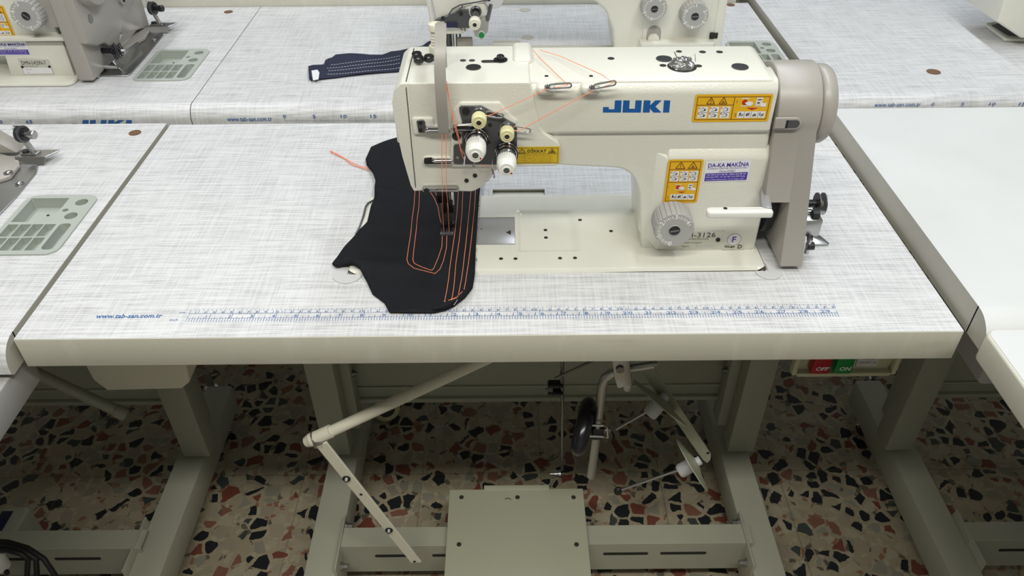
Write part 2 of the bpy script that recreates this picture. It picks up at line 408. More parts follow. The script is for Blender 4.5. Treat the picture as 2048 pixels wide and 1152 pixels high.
def stand(root, xo, full=True, side='both'):
    """steel stand under a table whose front left corner is at xo; returns nothing, adds parts"""
    def part(mb, n): return mb.build(n, root)
    xs = xo + .183
    posts = []
    if side in ('both', 'left'): posts.append((xs + .002, 1))
    if side in ('both', 'right'): posts.append((xs + .852, -1))
    for (x, d) in posts:
        x0, x1 = sorted((x, x + d * .052))
        b = MB(); b.box(x0, x1, .352, .40, -.635, -TH, 'stand', .002)
        part(b, 'post')
        b = MB(); xa, xb = sorted((x + d * .012, x + d * .070)); b.box(xa, xb, .39, .43, -.60, -TH, 'stand', .002)
        for zz in (-.10, -.22, -.34, -.46): b.lathe((xb if d > 0 else xa, .405, zz), (d, 0, 0), [(.007, 0), (.007, .004), (.004, .004), (.004, .009)], 'steeldk', 8)
        part(b, 'inner_post')
        f0, f1 = sorted((x + d * .010, x + d * .066))
        b = MB(); b.box(f0, f1, -.02, .545, -.70, -.635, 'stand', .003)
        for yy in (-.02, .545): b.box(f0 + .002, f1 - .002, yy - .003, yy + .003, -.698, -.637, 'stand', .001)
        part(b, 'foot')
        for yy in (.50, .02):
            cx = (f0 + f1) / 2; b = MB()
            b.lathe((cx - .011, yy, FZ + .026), (1, 0, 0), [(.018, 0), (.026, .002), (.026, .020), (.018, .022)], 'black', 24)
            cw = part(b, 'caster_wheel')
            b = MB(); b.box(cx - .016, cx - .013, yy - .012, yy + .012, FZ + .02, -.702, 'steel', .001); b.box(cx + .013, cx + .016, yy - .012, yy + .012, FZ + .02, -.702, 'steel', .001); b.box(cx - .017, cx + .017, yy - .02, yy + .02, -.705, -.700, 'steel', .001)
            b.lathe((cx - .02, yy, FZ + .026), (1, 0, 0), [(.004, 0), (.004, .04)], 'chrome', 12)
            b.build('caster_fork', root)
    if side in ('both', 'left', 'right'):
        xa = xs + .060; xb = xs + .796
        b = MB(); b.box(xa, xb, .425, .432, -.545, -.22, 'stand', .001)
        b.box(xa, xb, .417, .440, -.556, -.545, 'stand', .002); b.box(xa, xb, .421, .426, -.522, -.515, 'stand', .0015)
        b.prism([(xa + .02, .424, -.44), (xa + .30, .424, -.44), (xa + .30, .424, -.432), (xa + .02, .424, -.432)], (0, .003, 0), 'stand', .001)
        part(b, 'back_panel')
        b = MB(); b.yz([(.138, -.70), (.141, -.70), (.141, -.6235), (.176, -.6235), (.176, -.6205), (.1385, -.6205), (.138, -.621)], xs + .066, xs + .796, 'stand')
        for (u0, u1) in ((Yp(752, 1120, .138).x, Yp(836, 1120, .138).x), (Yp(866, 1120, .138).x, Yp(960, 1120, .138).x), (Yp(1205, 1120, .138).x, Yp(1294, 1120, .138).x), (Yp(1318, 1120, .138).x, Yp(1409, 1120, .138).x)):
            b.xz(round_poly([(xo + .183 + u0, -.6535), (xo + .183 + u1, -.6535), (xo + .183 + u1, -.6465), (xo + .183 + u0, -.6465)], .003, 4), .1372, .139, 'hole')
        part(b, 'crossbeam')
    for (x, d) in posts:
        xi = x + d * .066
        b = MB(); b.box(min(xi, xi + d * .003), max(xi, xi + d * .003), .09, .20, -.705, -.615, 'stand', .001)
        for (yy, zz) in ((.115, -.645), (.185, -.628)):
            b.lathe((xi + d * .002, yy, zz), (d, 0, 0), [(.008, 0), (.008, .005), (.005, .005), (.005, .014), (.003, .016)], 'steel', 6)
        part(b, 'bolted_bracket')

table = thing('sewing_table', 'grey-white linen-patterned table with a printed centimetre and inch ruler, under the large sewing machine', 'table', (XL, 0, -T), 'sewing tables pushed together')
b = MB(); b.slab([(XL, 0), (XR, 0), (XR, YB), (XL, YB)], [rect(.172, .690, .1125, .290, .006), rect(*HINGE, 0), circ(.3905, .386, .011)], -TH, 0, 'lam', 'edge', 'edgedk')
b.box(XL + .0001, XR - .0001, -.0009, .0006, -TH, -.0004, 'edge', .0003)
b.build('tabletop', table)
ruler_main().build('ruler', table)
p0 = Zp(190, 637); p1 = Zp(322, 637); MB().text('www.tab-san.com.tr', (p0.x, p0.y, .0003), X, Y_, .0075, 'rule', width=p1.x - p0.x, bold=.018).build('web_address', table)
# grey corner hinge covers and the rear hinge pocket
for (cx, cy, a, bb) in ((.6905, .1120, 'R', 1), (.172, .1120, 'L', 1)):
    s_ = 1 if a == 'R' else -1
    pts = [(cx + .0165 * math.cos(t) * 1.0, cy + .0165 * math.sin(t)) for t in [(-PI) + 1.5 * PI * k / 24 for k in range(25)]] if s_ > 0 else [(cx + .018 * math.cos(t), cy + .017 * math.sin(t)) for t in [(.5 * PI) + 1.5 * PI * k / 24 for k in range(25)]]
    pts = pts + [(cx, cy)]
    b = MB(); b.xy(pts, .0002, .0014, 'lgrey', .0003, 1); b.build('hinge_cover', table)
hx0, hx1, hy0, hy1 = HINGE
o0, o1, o2 = Zp(978, 392).x, Zp(1095, 392).x, Zp(1000, 374.5).y
b = MB(); b.slab(round_poly([(o0, .2895), (o1, .2895), (o1, o2), (o0, o2)], [0, 0, .01, .01]), [[(hx0, .2897), (hx1, .2897), (hx1, hy1 - .006), (hx0, hy1 - .006)]], -.001, .0012, 'lgrey', 'lgrey', 'edgedk')
b.box(hx0, hx1, .2893, hy1, -.006, -.0045, 'creamsm'); b.box(hx0, hx1, .2893, .2945, -.0045, .0012, 'creamsm', .001)
b.build('hinge_pocket', table)
stand(table, XL)
# pedal and its pull rod
zp1, zp0 = -.598, -.616
pc = [Zp(899, 979, zp1), Zp(1166, 976, zp1)]; pf = [Zp(888, 1165, zp0), Zp(1184, 1165, zp0)]; yb_, yf_ = pc[0].y, pf[0].y - .05
xf = lambda t: pc[0].x + (pf[0].x - pc[0].x) * t
b = MB(); b.hexa([(xf(1.2), yf_, zp0 - .004), (pf[1].x, yf_, zp0 - .004), (pc[1].x, yb_, zp1 - .004), (pc[0].x, yb_, zp1 - .004), (xf(1.2), yf_, zp0), (pf[1].x, yf_, zp0), (pc[1].x, yb_, zp1), (pc[0].x, yb_, zp1)], 'ped', .0015)
b.box(pc[0].x + .002, pc[1].x - .002, yb_ - .004, yb_ + .001, zp1 - .016, zp1 - .002, 'ped', .002)
def pz(q): q.z = zp0 + (q.y - yf_) / (yb_ - yf_) * (zp1 - zp0) - .0002; return q
for (px, py) in ((923, 995), (1035, 995), (1147, 995), (918, 1089), (1153, 1089)):
    q = pz(Zp(px, py, -.600 if py < 1000 else -.607)); b.disc(q, (0, -.08, 1), .0042, 'hole', .0006, 14)
b.tube([Zp(1010, 998, -.598), Zp(1016, 996, -.598), Zp(1022, 999, -.598)], .0006, 'hole', 5)
pedal = b.build('pedal', table)
b = MB(); b.box(Zp(968, 975, zp1).x, Zp(1098, 972, zp1).x, yb_ - .003, yb_ + .008, zp1 - .002, zp1 + .001, 'ped', .001); qq = Zp(1098, 970, zp1); b.tube([qq, qq + Vector((.004, .002, .004)), qq + Vector((.006, .002, .018))], .002, 'steel', 8); b.build('pedal_bracket', pedal)
q0 = Yp(1124, 940, .275); q1 = Yp(1117, 716, .275)
b = MB(); b.tube([q0, q1 + Vector((0, 0, .2))], .0030, 'steeldk', 10)
for px in (1109,): b.lathe(Yp(1100, 948, .275), (1, 0, 0), [(.003, 0), (.003, .008), (.005, .008), (.005, .014), (.007, .015), (.007, .02)], 'steel', 10)
r0 = Yp(1126, 835, .268); r1 = Yp(1122, 745, .268); b.tube([r0, r1], .002, 'steeldk', 8)
for py in (768, 783):
    q = Yp(1112, py, .27); b.box(q.x - .014, q.x + .012, q.y - .008, q.y + .008, q.z - .004, q.z + .004, 'black', .0035, 3)
q = Yp(1098, 780, .27); b.lathe(q, (1, 0, 0), [(.004, -.006), (.004, 0), (.0065, 0), (.0065, .006)], 'steeldk', 6)
b.tube([Yp(1110, 757, .265), Yp(1180, 724, .265), Yp(1230, 700, .265)], .0023, 'steeldk', 8)
b.build('pull_rod', table)
# cream drawer under the left end
dy = .070
q = [Yp(158, 722, dy), Yp(205, 783, dy), Yp(378, 779, dy), Yp(388, 740, dy), Yp(386, 722, dy)]
b = MB(); P2 = [(max(q[0].x, XL + .004), -TH), (q[1].x - .006, q[1].z + .02), (q[1].x + .006, q[1].z), (q[2].x - .01, q[2].z), (q[2].x + .004, q[2].z + .012), (q[3].x, -TH)]
b.xz(P2, dy, dy + .22, 'ivory', .004, 3)
lab(b.build('drawer', table), 'scuffed cream plastic drawer')
# switch box
sy = .05; bl, br = Yp(1597, 752, sy), Yp(1772, 752, sy); tl, tr = Yp(1585, 710, sy), Yp(1790, 710, sy)
b = MB(); zt = -TH; zb = bl.z; xl, xr = bl.x - .006, br.x + .006
b.xz(round_poly([(xl - .006, zt), (xl + .004, zb), (xr - .004, zb), (xr + .006, zt)], [0, .006, .006, 0]), sy + .006, sy + .05, 'switch', .001)
b.xz(round_poly([(xl, zb + .006), (xl + .004, zb), (xr - .004, zb), (xr, zb + .006)], [.003] * 4), sy - .002, sy + .008, 'switch', .001)
b.box(xl - .004, xl + .002, sy - .002, sy + .008, zb + .003, zt, 'switch', .001); b.box(xr - .002, xr + .004, sy - .002, sy + .008, zb + .003, zt, 'switch', .001)
sw = b.build('switch_box', table)
for (nm, mt, xa, xb, word) in (('off_button', 'red', 1622, 1657, 'OFF'), ('on_button', 'green', 1668, 1702, 'ON')):
    a = Yp(xa, 740, sy - .006); c = Yp(xb, 740, sy - .006); z0 = zb + .011; z1 = zb + .037
    b = MB(); b.box(a.x, c.x, sy - .008, sy + .008, z0, z1, mt, .0012)
    b.text(word, ((a.x + c.x) / 2 + .001, sy - .0085, z0 + .006), X, Z_, .0068, 'paper', align='C', bold=.03, shear=.1)
    lab(b.build(nm, sw), ('red' if word == 'OFF' else 'green') + ' push button')
a = Yp(1710, 735, sy + .004); c = Yp(1752, 735, sy + .004); b = MB(); b.box(a.x, c.x, sy + .004, sy + .0065, zb + .012, zb + .038, 'lgrey')
for k, t in enumerate(('ON-OFF', 'SWITCH', '16A.250V ~Ø')): b.text(t, ((a.x + c.x) / 2, sy + .0037, zb + .030 - k * .0062), X, Z_, .0027, 'ink', align='C')
b.build('switch_label', sw)

# neighbouring tables
def neighbour(name_label, x0, x1, y0, y1, z, plain=False, holes=(), side=None, r=.014, drop=.03, th=.04, posts=None, sidem='edgedk'):
    t = thing('sewing_table', name_label, 'table', (x0, y0, -T), 'sewing tables pushed together')
    b = MB(); top = 'plainwhite' if plain else 'lam'
    n = 8; prof = [(y0 + r - r * math.cos(PI / 2 - a), z - r + r * math.sin(PI / 2 - a)) for a in [0]] 
    prof = [(y0 + r * (1 - math.sin(k * PI / 2 / n)), z - r * (1 - math.cos(k * PI / 2 / n))) for k in range(n + 1)] + [(y0, z - th + .003), (y0 + .003, z - th), (y0 + r + .002, z - th), (y0 + r + .002, z - .0002)]
    b.slab([(x0, y0 + r), (x1, y0 + r), (x1, y1), (x0, y1)], list(holes), z - th, z, top, sidem, 'edgedk')
    m = len(prof); V = [(x0, p[0], p[1]) for p in prof] + [(x1, p[0], p[1]) for p in prof]
    b.add(V, [(i, i + m, i + m + 1, i + 1) for i in range(m - 2)], top)
    b.add(V, [tuple(range(m)), tuple(range(m, 2 * m))[::-1]], sidem)
    b.build('tabletop', t)
    return t
TRAYL = (-.307, -.207, .157, .300)
left = neighbour('linen-patterned table at the left edge, with a sage tray and a winder post', -1.26, -.1895, -.020, .5235, .0015, holes=[rect(TRAYL[0] + .006, TRAYL[1] - .006, TRAYL[2] + .006, TRAYL[3] - .006, .008), circ(-.362, .40, .013)], r=.030, drop=.034)
stand(left, -1.26, side='right'); 
right = neighbour('plain white glossy table at the right edge, raised above the ruler table', .8875, 1.95, -.030, .4945, .032, plain=True, r=.034, drop=.032, th=.038)
stand(right, .8875 + .04, side='left')
ftop = thing('sewing_table', 'plain white table corner in the foreground at the far right', 'table', (.876, -1.0, -T), 'sewing tables pushed together')
b = MB(); b.xy(round_poly([(.876, -1.0), (2.1, -1.0), (2.1, -.031), (.876, -.031)], [0, 0, 0, .012]), -.006, .0296, 'edge', .003, 3); b.xy(round_poly([(.879, -1.0), (2.1, -1.0), (2.1, -.033), (.879, -.033)], [0, 0, 0, .010]), .0290, .0303, 'plainwhite'); b.build('tabletop', ftop)
b = MB(); b.box(1.25, 1.30, -.4, -.35, -T, -.006, 'stand', .002); b.build('post', ftop)
fl2 = thing('worktop', 'grey table corner low in the left foreground', 'table', (-.3, -.5, -T))
g0, g1 = Zp(40, 726, -.045), Zp(8, 689, -.045)
b = MB(); b.xy(round_poly([(-1.5, -1.1), (g0.x, -1.1), (g0.x, g1.y - .01), (g0.x - .02, g1.y), (-1.5, g1.y)], [0, 0, .01, .02, 0]), -.090, -.045, 'grey', .003, 2); b.build('tabletop', fl2)
b = MB(); b.box(-.6, -.55, -.3, -.25, -T, -.075, 'stand', .002); b.build('post', fl2)

ZB = .020; YF = .540
TR2 = [Zp(330, 97, ZB), Zp(418, 97, ZB), Zp(365, 160, ZB)]
TRAYB = (-.290, -.190, .648, .792)
TRAYC = (.786, .8795, .680, .810)
def plug(px, py, z, parent, m, rx=.011):
    q = Zp(px, py, z); b = MB(); b.disc((q.x, q.y, z), Z_, rx, m, .0008, 28)
    return b.build('hole_plug' if m == 'plug' else 'cable_hole', parent)
bleft = neighbour('linen-patterned table at the upper left, carrying the machine with the DMN-5420N-7 plate', -1.22, -.1560, YF, 1.03, ZB, holes=[rect(TRAYB[0] + .006, TRAYB[1] - .006, TRAYB[2] + .006, TRAYB[3] - .006, .008)], r=.022, drop=.026)
bmid = neighbour('linen-patterned table directly behind the ruler table, with two beige plugs and the navy cloth piece', -.1545, .8860, YF, 1.03, ZB, holes=[rect(TRAYC[0] + .006, TRAYC[1] - .006, TRAYC[2] + .006, TRAYC[3] - .006, .008)], r=.022, drop=.026)
bright = neighbour('bluish-white linen-patterned table behind at the upper right with one brown hole', .8945, 1.96, YF - .01, 1.12, ZB + .012, r=.022, drop=.030)
back = neighbour('beige-fronted table edge along the very top of the scene', -1.6, .86, 1.036, 1.55, .05, r=.004, drop=.055, th=.06)
for t_, xx in ((bleft, -.9), (bmid, 0.1), (bright, 1.7), (back, -.5)):
    for dx in (0, .6):
        if t_ is bright and dx: continue
        b = MB(); yy = t_.location.y + .28; b.box(xx + dx, xx + dx + .05, yy, yy + .05, -T, -.02, 'stand', .002); b.build('post', t_)
b = MB(); b.box(-1.6, .86, 1.031, 1.0355, -.01, .052, 'edge', .001); b.build('edge_band', back)
plug(270, 266, .0015, left, 'brown', .0095); plug(457, 24, ZB, bleft, 'brown', .009)
plug(1050, 20, ZB, bmid, 'plug', .0115); plug(1055, 75, ZB, bmid, 'plug', .012); plug(1461, 10, ZB, bmid, 'brown', .009)
plug(1867, 144, ZB + .012, bright, 'brown', .0115)
b = MB(); b.disc((.3905, .386, -.008), Z_, .011, 'taupe', .001); b.build('hole_plug', table)
# rulers on the front roll of the back tables
def roll_pt(px, py, y, z): return Yp(px, py, y)
def roll_text(b, t, pxc, pyb, h, wpx=None, align='C', bold=.01, shear=0, y=YF - .0006, m='rule'):
    q = Yp(pxc, pyb, y); wd = None
    if wpx: wd = Yp(pxc + wpx, pyb, y).x - q.x
    b.text(t, q, X, Z_, h, m, width=wd, align=align, bold=bold, shear=shear)
b = MB(); roll_text(b, 'www.tab-san.com.tr', 455, 243, .0082, 90, 'L'); b.build('web_address', bmid); b = MB()
for k in range(0, 19):
    q = Yp(569.5 + k * 11.85, 241, YF - .0004); hh = .0055 if k % 5 == 0 else .0020
    b.poly([q, q + X * .0005, q + X * .0005 + Z_ * hh, q + Z_ * hh], 'rule')
    if k % 5 == 0: roll_text(b, str(k), 569.5 + k * 11.85, 236, .0060, 6 if k < 10 else 12)
q0, q1 = Yp(569, 242, YF - .0004), Yp(790, 242, YF - .0004); b.poly([q0, q1, q1 + Z_ * .0003, q0 + Z_ * .0003], 'rule')
b.build('ruler', bmid)
b = MB()
for t_, px in (('60', -1), ('65', 59)):
    roll_text(b, t_, px, 247, .0062, 13, bold=.02, shear=.15); q = Yp(px, 251, YF - .0006); b.poly([q, q + X * .0006, q + X * .0006 + Z_ * .0025, q + Z_ * .0025], 'rule')
def letters(b, f, y, m):
    L = [[(252, 435), (300, 435), (295, 522), (165, 522), (166, 483), (208, 483), (207, 499), (247, 499)],
         [(312, 435), (358, 435), (354, 495), (395, 495), (400, 435), (445, 435), (438, 522), (306, 522)],
         [(460, 435), (508, 435), (505, 470), (542, 435), (588, 435), (543, 479), (586, 522), (528, 522), (504, 492), (502, 522), (452, 522)],
         [(605, 435), (650, 435), (642, 522), (598, 522)]]
    for l in L: b.poly([f(*p) for p in l], m)
q0, q1 = Yp(-40, 252.3, YF - .0006), Yp(85, 252.3, YF - .0006); b.poly([q0, q1, q1 + Z_ * .0003, q0 + Z_ * .0003], 'rule'); b.build('ruler', bleft); b = MB()
def f2(x, y): return Yp(144 + (x - 165) * .247, 240 + (y - 435) * .155, YF - .0006)
letters(b, f2, 0, 'rule'); q = Yp(262, 246, YF - .0006); b.torus(q, Y_, .0016, .0003, 'rule', 12, 4)
b.build('logo', bleft)
b = MB(); yy = YF - .0106
roll_text(b, 'www.tab-san.com.tr', 1748, 213.5, .0070, 92, 'L', y=yy); b.build('web_address', bright); b = MB()
for k in range(0, 16):
    q = Yp(1865 + k * 11.9, 215.5, yy); hh = .003 if k % 5 == 0 else 0.0008
    if k % 5 == 0:
        b.poly([q, q + X * .0005, q + X * .0005 + Z_ * hh, q + Z_ * hh], 'rule'); roll_text(b, str(k), 1865 + k * 11.9, 211, .0055, 6 if k < 10 else 12, y=yy)
q0, q1 = Yp(1863, 216, yy), Yp(2046, 216, yy); b.poly([q0, q1, q1 + Z_ * .0002, q0 + Z_ * .0002], 'rule'); b.build('ruler', bright)

# ------------------------------------------------------------------ organizer trays
def tray(label, x0, x1, y0, y1, z, cut=False):
    t = thing('organizer_tray', label, 'tray', ((x0 + x1) / 2, y0, z), 'sage organizer trays set into the tables')
    b = MB(); W, D = x1 - x0, y1 - y0; u = lambda a: x0 + a * W; v = lambda a: y0 + a * D
    pk = [([(u(.07), v(.52)), (u(.60), v(.52)), (u(.60), v(.94)), (u(.07), v(.94))], .014)]
    for r_ in range(2):
        for c_ in range(4):
            xa = .07 + c_ * .165; ya = .06 + r_ * .22
            pk.append(([(u(xa), v(ya)), (u(xa + .145), v(ya)), (u(xa + .145), v(ya + .20)), (u(xa), v(ya + .20))], .008))
    pk.append((rect(u(.76), u(.92), v(.07), v(.49), .006), .012))
    pk += [(circ(u(.82), v(.86), .0085, 18), .012), (circ(u(.68), v(.72), .004, 14), .01), (circ(u(.82), v(.62), .0085, 18), .012)]
    b.slab(rect(x0, x1, y0, y1, .016), [p for p, d in pk], z - .001, z + .002, 'traycol', 'traycol')
    for p, d in pk:
        k = len(p); V = [(q[0], q[1], z - .0009) for q in p] + [(q[0], q[1], z - d) for q in p]
        b.add(V, [(i, k + i, k + (i + 1) % k, (i + 1) % k) for i in range(k)] + [tuple(range(k, 2 * k))], 'traycol')
    b.disc((u(.42), v(.58), z - .0138), Z_, .0045, 'hole', .0004, 14); b.disc((u(.33), v(.80), z - .0138), Z_, .002, 'hole', .0004, 10)
    b.build('tray_body', t, smooth=30)
    return t
tray('sage green organizer tray on the left table, nearest and cut by the photo edge', *TRAYL, .0015)
tray('sage green organizer tray beside the machine with the DMN-5420N-7 plate', *TRAYB, ZB)
tray('bluish grey organizer tray partly hidden behind the large machine, upper right', *TRAYC, ZB)

# ------------------------------------------------------------------ small shared builders
def knob(b, base, front_y, r, m, knurl=.07, hub=True, seg=48, taper=.96):
    L = base[1] - front_y
    b.lathe(base, (0, -1, 0), [(r * .97, 0), (r, L * .06), (r, L * .80)], m, 96, knurl)
    b.lathe((base[0], front_y + L * .2, base[2]), (0, -1, 0), [(r * .99, 0), (r * .93, L * .12), (r * .86, L * .2)], m, seg)
    if hub: b.torus((base[0], front_y - .0002, base[2]), Y_, r * .42, r * .10, m, 20, 6); b.disc((base[0], front_y, base[2]), (0, -1, 0), r * .36, 'hole', .0005, 16)
def dial(parent, cx, cz, yb, yf, r, digits, slot=20, ring=False):
    b = MB(); L = yb - yf
    b.lathe((cx, yb, cz), (0, -1, 0), [(r * .90, 0), (r * .90, L * .12), (r, L * .15), (r, L * .86), (r * .97, L * .97), (r * .95, L)], 'grey', 144, .05, 6)
    F = yf - .0003
    for i in range(31):
        a = math.radians(-100 - i * (235 / 30)) if not ring else math.radians(30 - i * 9.5)
        if any(abs((math.degrees(a) - dg + 180) % 360 - 180) < 6 for _, dg in digits): continue
        n = Vector((math.cos(a), 0, math.sin(a))); t_ = Vector((-math.sin(a), 0, math.cos(a))) * r * (.016 if i % 2 else .026)
        c0 = Vector((cx, F, cz)) + n * r * .70; c1 = Vector((cx, F, cz)) + n * r * .86
        b.poly([c0 - t_, c0 + t_, c1 + t_, c1 - t_], 'white')
    for s_, dg in digits:
        a = math.radians(dg); n = Vector((math.cos(a), 0, math.sin(a))); up = n; rt = Vector((math.sin(a), 0, -math.cos(a)))
        b.text(s_, Vector((cx, F, cz)) + n * r * .66, rt, up, r * .27, 'white', align='C', bold=.035)
    b.torus((cx, yf - .0002, cz), Y_, r * .30, r * .03, 'grey', 24, 6)
    b.lathe((cx, yf + .002, cz), (0, -1, 0), [(r * .28, 0), (r * .28, .0026), (r * .24, .0032)], 'black', 24)
    d = Vector((math.cos(math.radians(slot)), 0, math.sin(math.radians(slot)))) * r * .22; n = Vector((-d.z, 0, d.x)) * .18
    c0 = Vector((cx, yf - .0014, cz)); b.poly([c0 - d - n, c0 + d - n, c0 + d + n, c0 - d + n], 'steeldk')
    return b.build('stitch_dial', parent)
def warning(parent, o, ux, uy, w_, h_, portrait, nrm=Vector((0, -1, 0))):
    """yellow warning sticker: o lower left corner"""
    b = MB(); e = nrm * .0002; ux = Vector(ux).normalized(); uy = Vector(uy).normalized(); o = Vector(o)
    P = lambda x, y, k=1: o + ux * x * w_ + uy * y * h_ + e * k
    def pl(pts, m, k): b.poly([P(x, y, k) for x, y in pts], m)
    asp = w_ / h_
    rr = round_poly([(0, 0), (w_, 0), (w_, h_), (0, h_)], min(w_, h_) * .07, 4); b.poly([o + ux * x + uy * y + e for x, y in rr], 'yellow')
    def rline(x0, y0, x1, y1, t=.0004, m='brownink', k=2):
        a, c = P(x0, y0, k), P(x1, y1, k); d = (c - a).normalized(); n = d.cross(nrm) * t; b.poly([a - n, c - n, c + n, a + n], m)
    mx, my = (.07, .05) if portrait else (.035, .09)
    for q in ((mx, my, 1 - mx, my), (1 - mx, my, 1 - mx, 1 - my), (1 - mx, 1 - my, mx, 1 - my), (mx, 1 - my, mx, my)): rline(*q)
    def tri(x, y, sx, sy, kind):
        pts = [(x - sx / 2, y), (x + sx / 2, y), (x, y + sy)]
        for i in range(3): rline(*pts[i], *pts[(i + 1) % 3], .0005)
        if kind: rline(x, y + sy * .3, x, y + sy * .68, .0005); rline(x, y + sy * .1, x, y + sy * .2, .0005)
        else: pl([(x - sx * .2, y + sy * .15), (x + sx * .24, y + sy * .15), (x + sx * .05, y + sy * .4), (x, y + sy * .6)], 'brownink', 3)
    def pic(x, y, sx, sy, seed):
        pl([(x, y), (x + sx, y), (x + sx, y + sy), (x, y + sy)], 'paper', 2); R_ = random.Random(seed)
        rline(x, y + sy / 2, x + sx, y + sy / 2, .00018, 'ink', 3)
        for hlf in (0, .5):
            px, py = x + sx * .2, y + sy * (hlf + .12)
            pts = [(px, py), (px + sx * .5, py + sy * .04), (px + sx * .62, py + sy * .16), (px + sx * .25, py + sy * (.26 + .05 * R_.random())), (px + sx * .05, py + sy * .14)]
            for i in range(4): rline(*pts[i], *pts[i + 1], .00022, 'ink', 3)
            if seed != 2: pl([(px + sx * .36, py + sy * .06), (px + sx * .6, py + sy * .05), (px + sx * .48, py + sy * .2)], 'ink', 3)
            else: rline(px + sx * .5, py, px + sx * .5, py + sy * .3, .00022, 'ink', 3)
            pl([(x + sx * .04, y + sy * (hlf + .34)), (x + sx * .16, y + sy * (hlf + .34)), (x + sx * .16, y + sy * (hlf + .44)), (x + sx * .04, y + sy * (hlf + .44))], 'ink' if not hlf else 'redink', 3)
    def hand(x, y, sx, sy, red):
        pl([(x, y + sy * .05), (x + sx * .62, y + sy * .05), (x + sx * .62, y + sy * .14), (x, y + sy * .14)], 'paper', 2)
        if red:
            pl([(x, y + sy * .85), (x + sx * .62, y + sy * .85), (x + sx * .62, y + sy * .95), (x, y + sy * .95)], 'paper', 2)
            pl([(x + sx * (.30 + .22 * math.cos(t)), y + sy * (.5 + .3 * math.sin(t))) for t in [k * PI / 6 for k in range(12)]], 'redink', 3)
            pl([(x + sx * .30, y + sy * .45), (x + sx * .55, y + sy * .15), (x + sx * .8, y + sy * .08), (x + sx, y + sy * .3), (x + sx * .9, y + sy * .55), (x + sx * .6, y + sy * .62)], 'paper', 4)
        else:
            pl([(x, y + sy * .2), (x + sx * .55, y + sy * .2), (x + sx * .6, y + sy), (x + sx * .05, y + sy)], 'paper', 2)
            pl([(x + sx * .4, y + sy * .62), (x + sx * .7, y + sy * .4), (x + sx, y + sy * .42), (x + sx, y), (x + sx * .5, y)], 'paper', 3)
            pl([(x + sx * .12, y + sy * .72), (x + sx * .5, y + sy * .74), (x + sx * .5, y + sy * .84), (x + sx * .12, y + sy * .82)], 'ink', 4); pl([(x + sx * .12, y + sy * .38), (x + sx * .38, y + sy * .36), (x + sx * .38, y + sy * .5), (x + sx * .12, y + sy * .5)], 'ink', 4)
    def strip(x, y, sx, sy):
        pl([(x, y), (x + sx, y), (x + sx, y + sy), (x, y + sy)], 'paper', 2)
        for k in range(1, 4): rline(x + sx * k / 4, y + sy * .06, x + sx * k / 4, y + sy * .94, .0002, 'ink', 3)
        for k in range(4):
            R_ = random.Random(k + 5)
            for j in range(3):
                a = (x + sx * (k + .25 + .2 * j + .05 * R_.random()) / 4, y + sy * (.2 + .15 * R_.random())); rline(*a, a[0] + sx * .03 * R_.random(), a[1] + sy * (.3 + .25 * R_.random()), .0005, 'ink', 3)
    if portrait:
        tri(.37, .80, .26, .14, 1); tri(.72, .80, .26, .14, 0); rline(mx, .775, 1 - mx, .775)
        for k in range(3): pic(.12 + k * .27, .51, .23, .23, k)
        rline(mx, .49, 1 - mx, .49); hand(.30, .30, .28, .15, 1); hand(.66, .30, .24, .15, 0)
        pl([(.38, .27), (.64, .27), (.51, .235)], 'redink', 2); strip(.20, .085, .68, .125)
        for t_, yy in (('1', .36), ('2', .12)): b.text(t_, P(.11, yy, 2), ux, uy, h_ * .045, 'ink')
    else:
        rline(.51, my, .51, 1 - my); rline(mx, .62, .51, .62)
        tri(.21, .66, .10, .24, 1); tri(.37, .66, .10, .24, 0)
        for k in range(3): pic(.065 + k * .145, .14, .12, .42, k)
        hand(.60, .55, .16, .33, 1); hand(.79, .55, .14, .33, 0); pl([(.68, .51), (.84, .51), (.76, .43)], 'redink', 2); strip(.58, .14, .36, .24)
        for t_, yy in (('1', .68), ('2', .2)): b.text(t_, P(.545, yy, 2), ux, uy, h_ * .11, 'ink')
    return b.build('warning_sticker', parent)
def shop_sticker(parent, o, ux, uy, w_, h_):
    b = MB(); ux = Vector(ux).normalized(); uy = Vector(uy).normalized(); o = Vector(o); e = Vector((0, -.0002, 0))
    P = lambda x, y, k=1: o + ux * x * w_ + uy * y * h_ + e * k
    b.poly([P(0, 0), P(1, 0), P(1, 1), P(0, 1)], 'paper'); b.poly([P(.03, .06, 2), P(.97, .06, 2), P(.97, .43, 2), P(.03, .43, 2)], 'violet')
    b.text('DA-KA MAKİNA', P(.06, .70, 2), ux, uy, h_ * .25, 'violet', width=w_ * .90, bold=.022)
    b.text('Konfeksiyon Dikiş Mak. Alım-Satım & Tamir', P(.06, .59, 2), ux, uy, h_ * .085, 'violet', width=w_ * .88)
    b.text('Davut KARLI', P(.5, .46, 2), ux, uy, h_ * .10, 'violet', align='C', width=w_ * .34, shear=.2)
    for k, t in enumerate(('Tel: 0212 617 48 78 - 0532 332 09 34', 'Hürriyet Mh. 1/2. Sk. No: 4-6 34M Eyüp', 'www.dakamakina.com  G. O. Paşa / İST.')):
        b.text(t, P(.06, .325 - k * .115, 3), ux, uy, h_ * .075, 'paper', width=w_ * .86)
    return b.build('shop_sticker', parent)
def guide_hook(b, p, d, up, L, r=.0011, gap=.0035):
    """open chrome wire loop"""
    p = Vector(p); d = Vector(d).normalized(); u = Vector(up).normalized() * gap / 2
    pts = [p - u, p - u + d * L * .95]
    for k in range(1, 6):
        a = -PI / 2 + PI * k / 6; pts.append(p + d * (L * .95 + math.cos(a) * gap / 2) + u * math.sin(a))
    pts += [p + u + d * L * .95, p + u + d * L * .15, p + u * .3]
    b.tube(pts, r, 'chrome', 8)

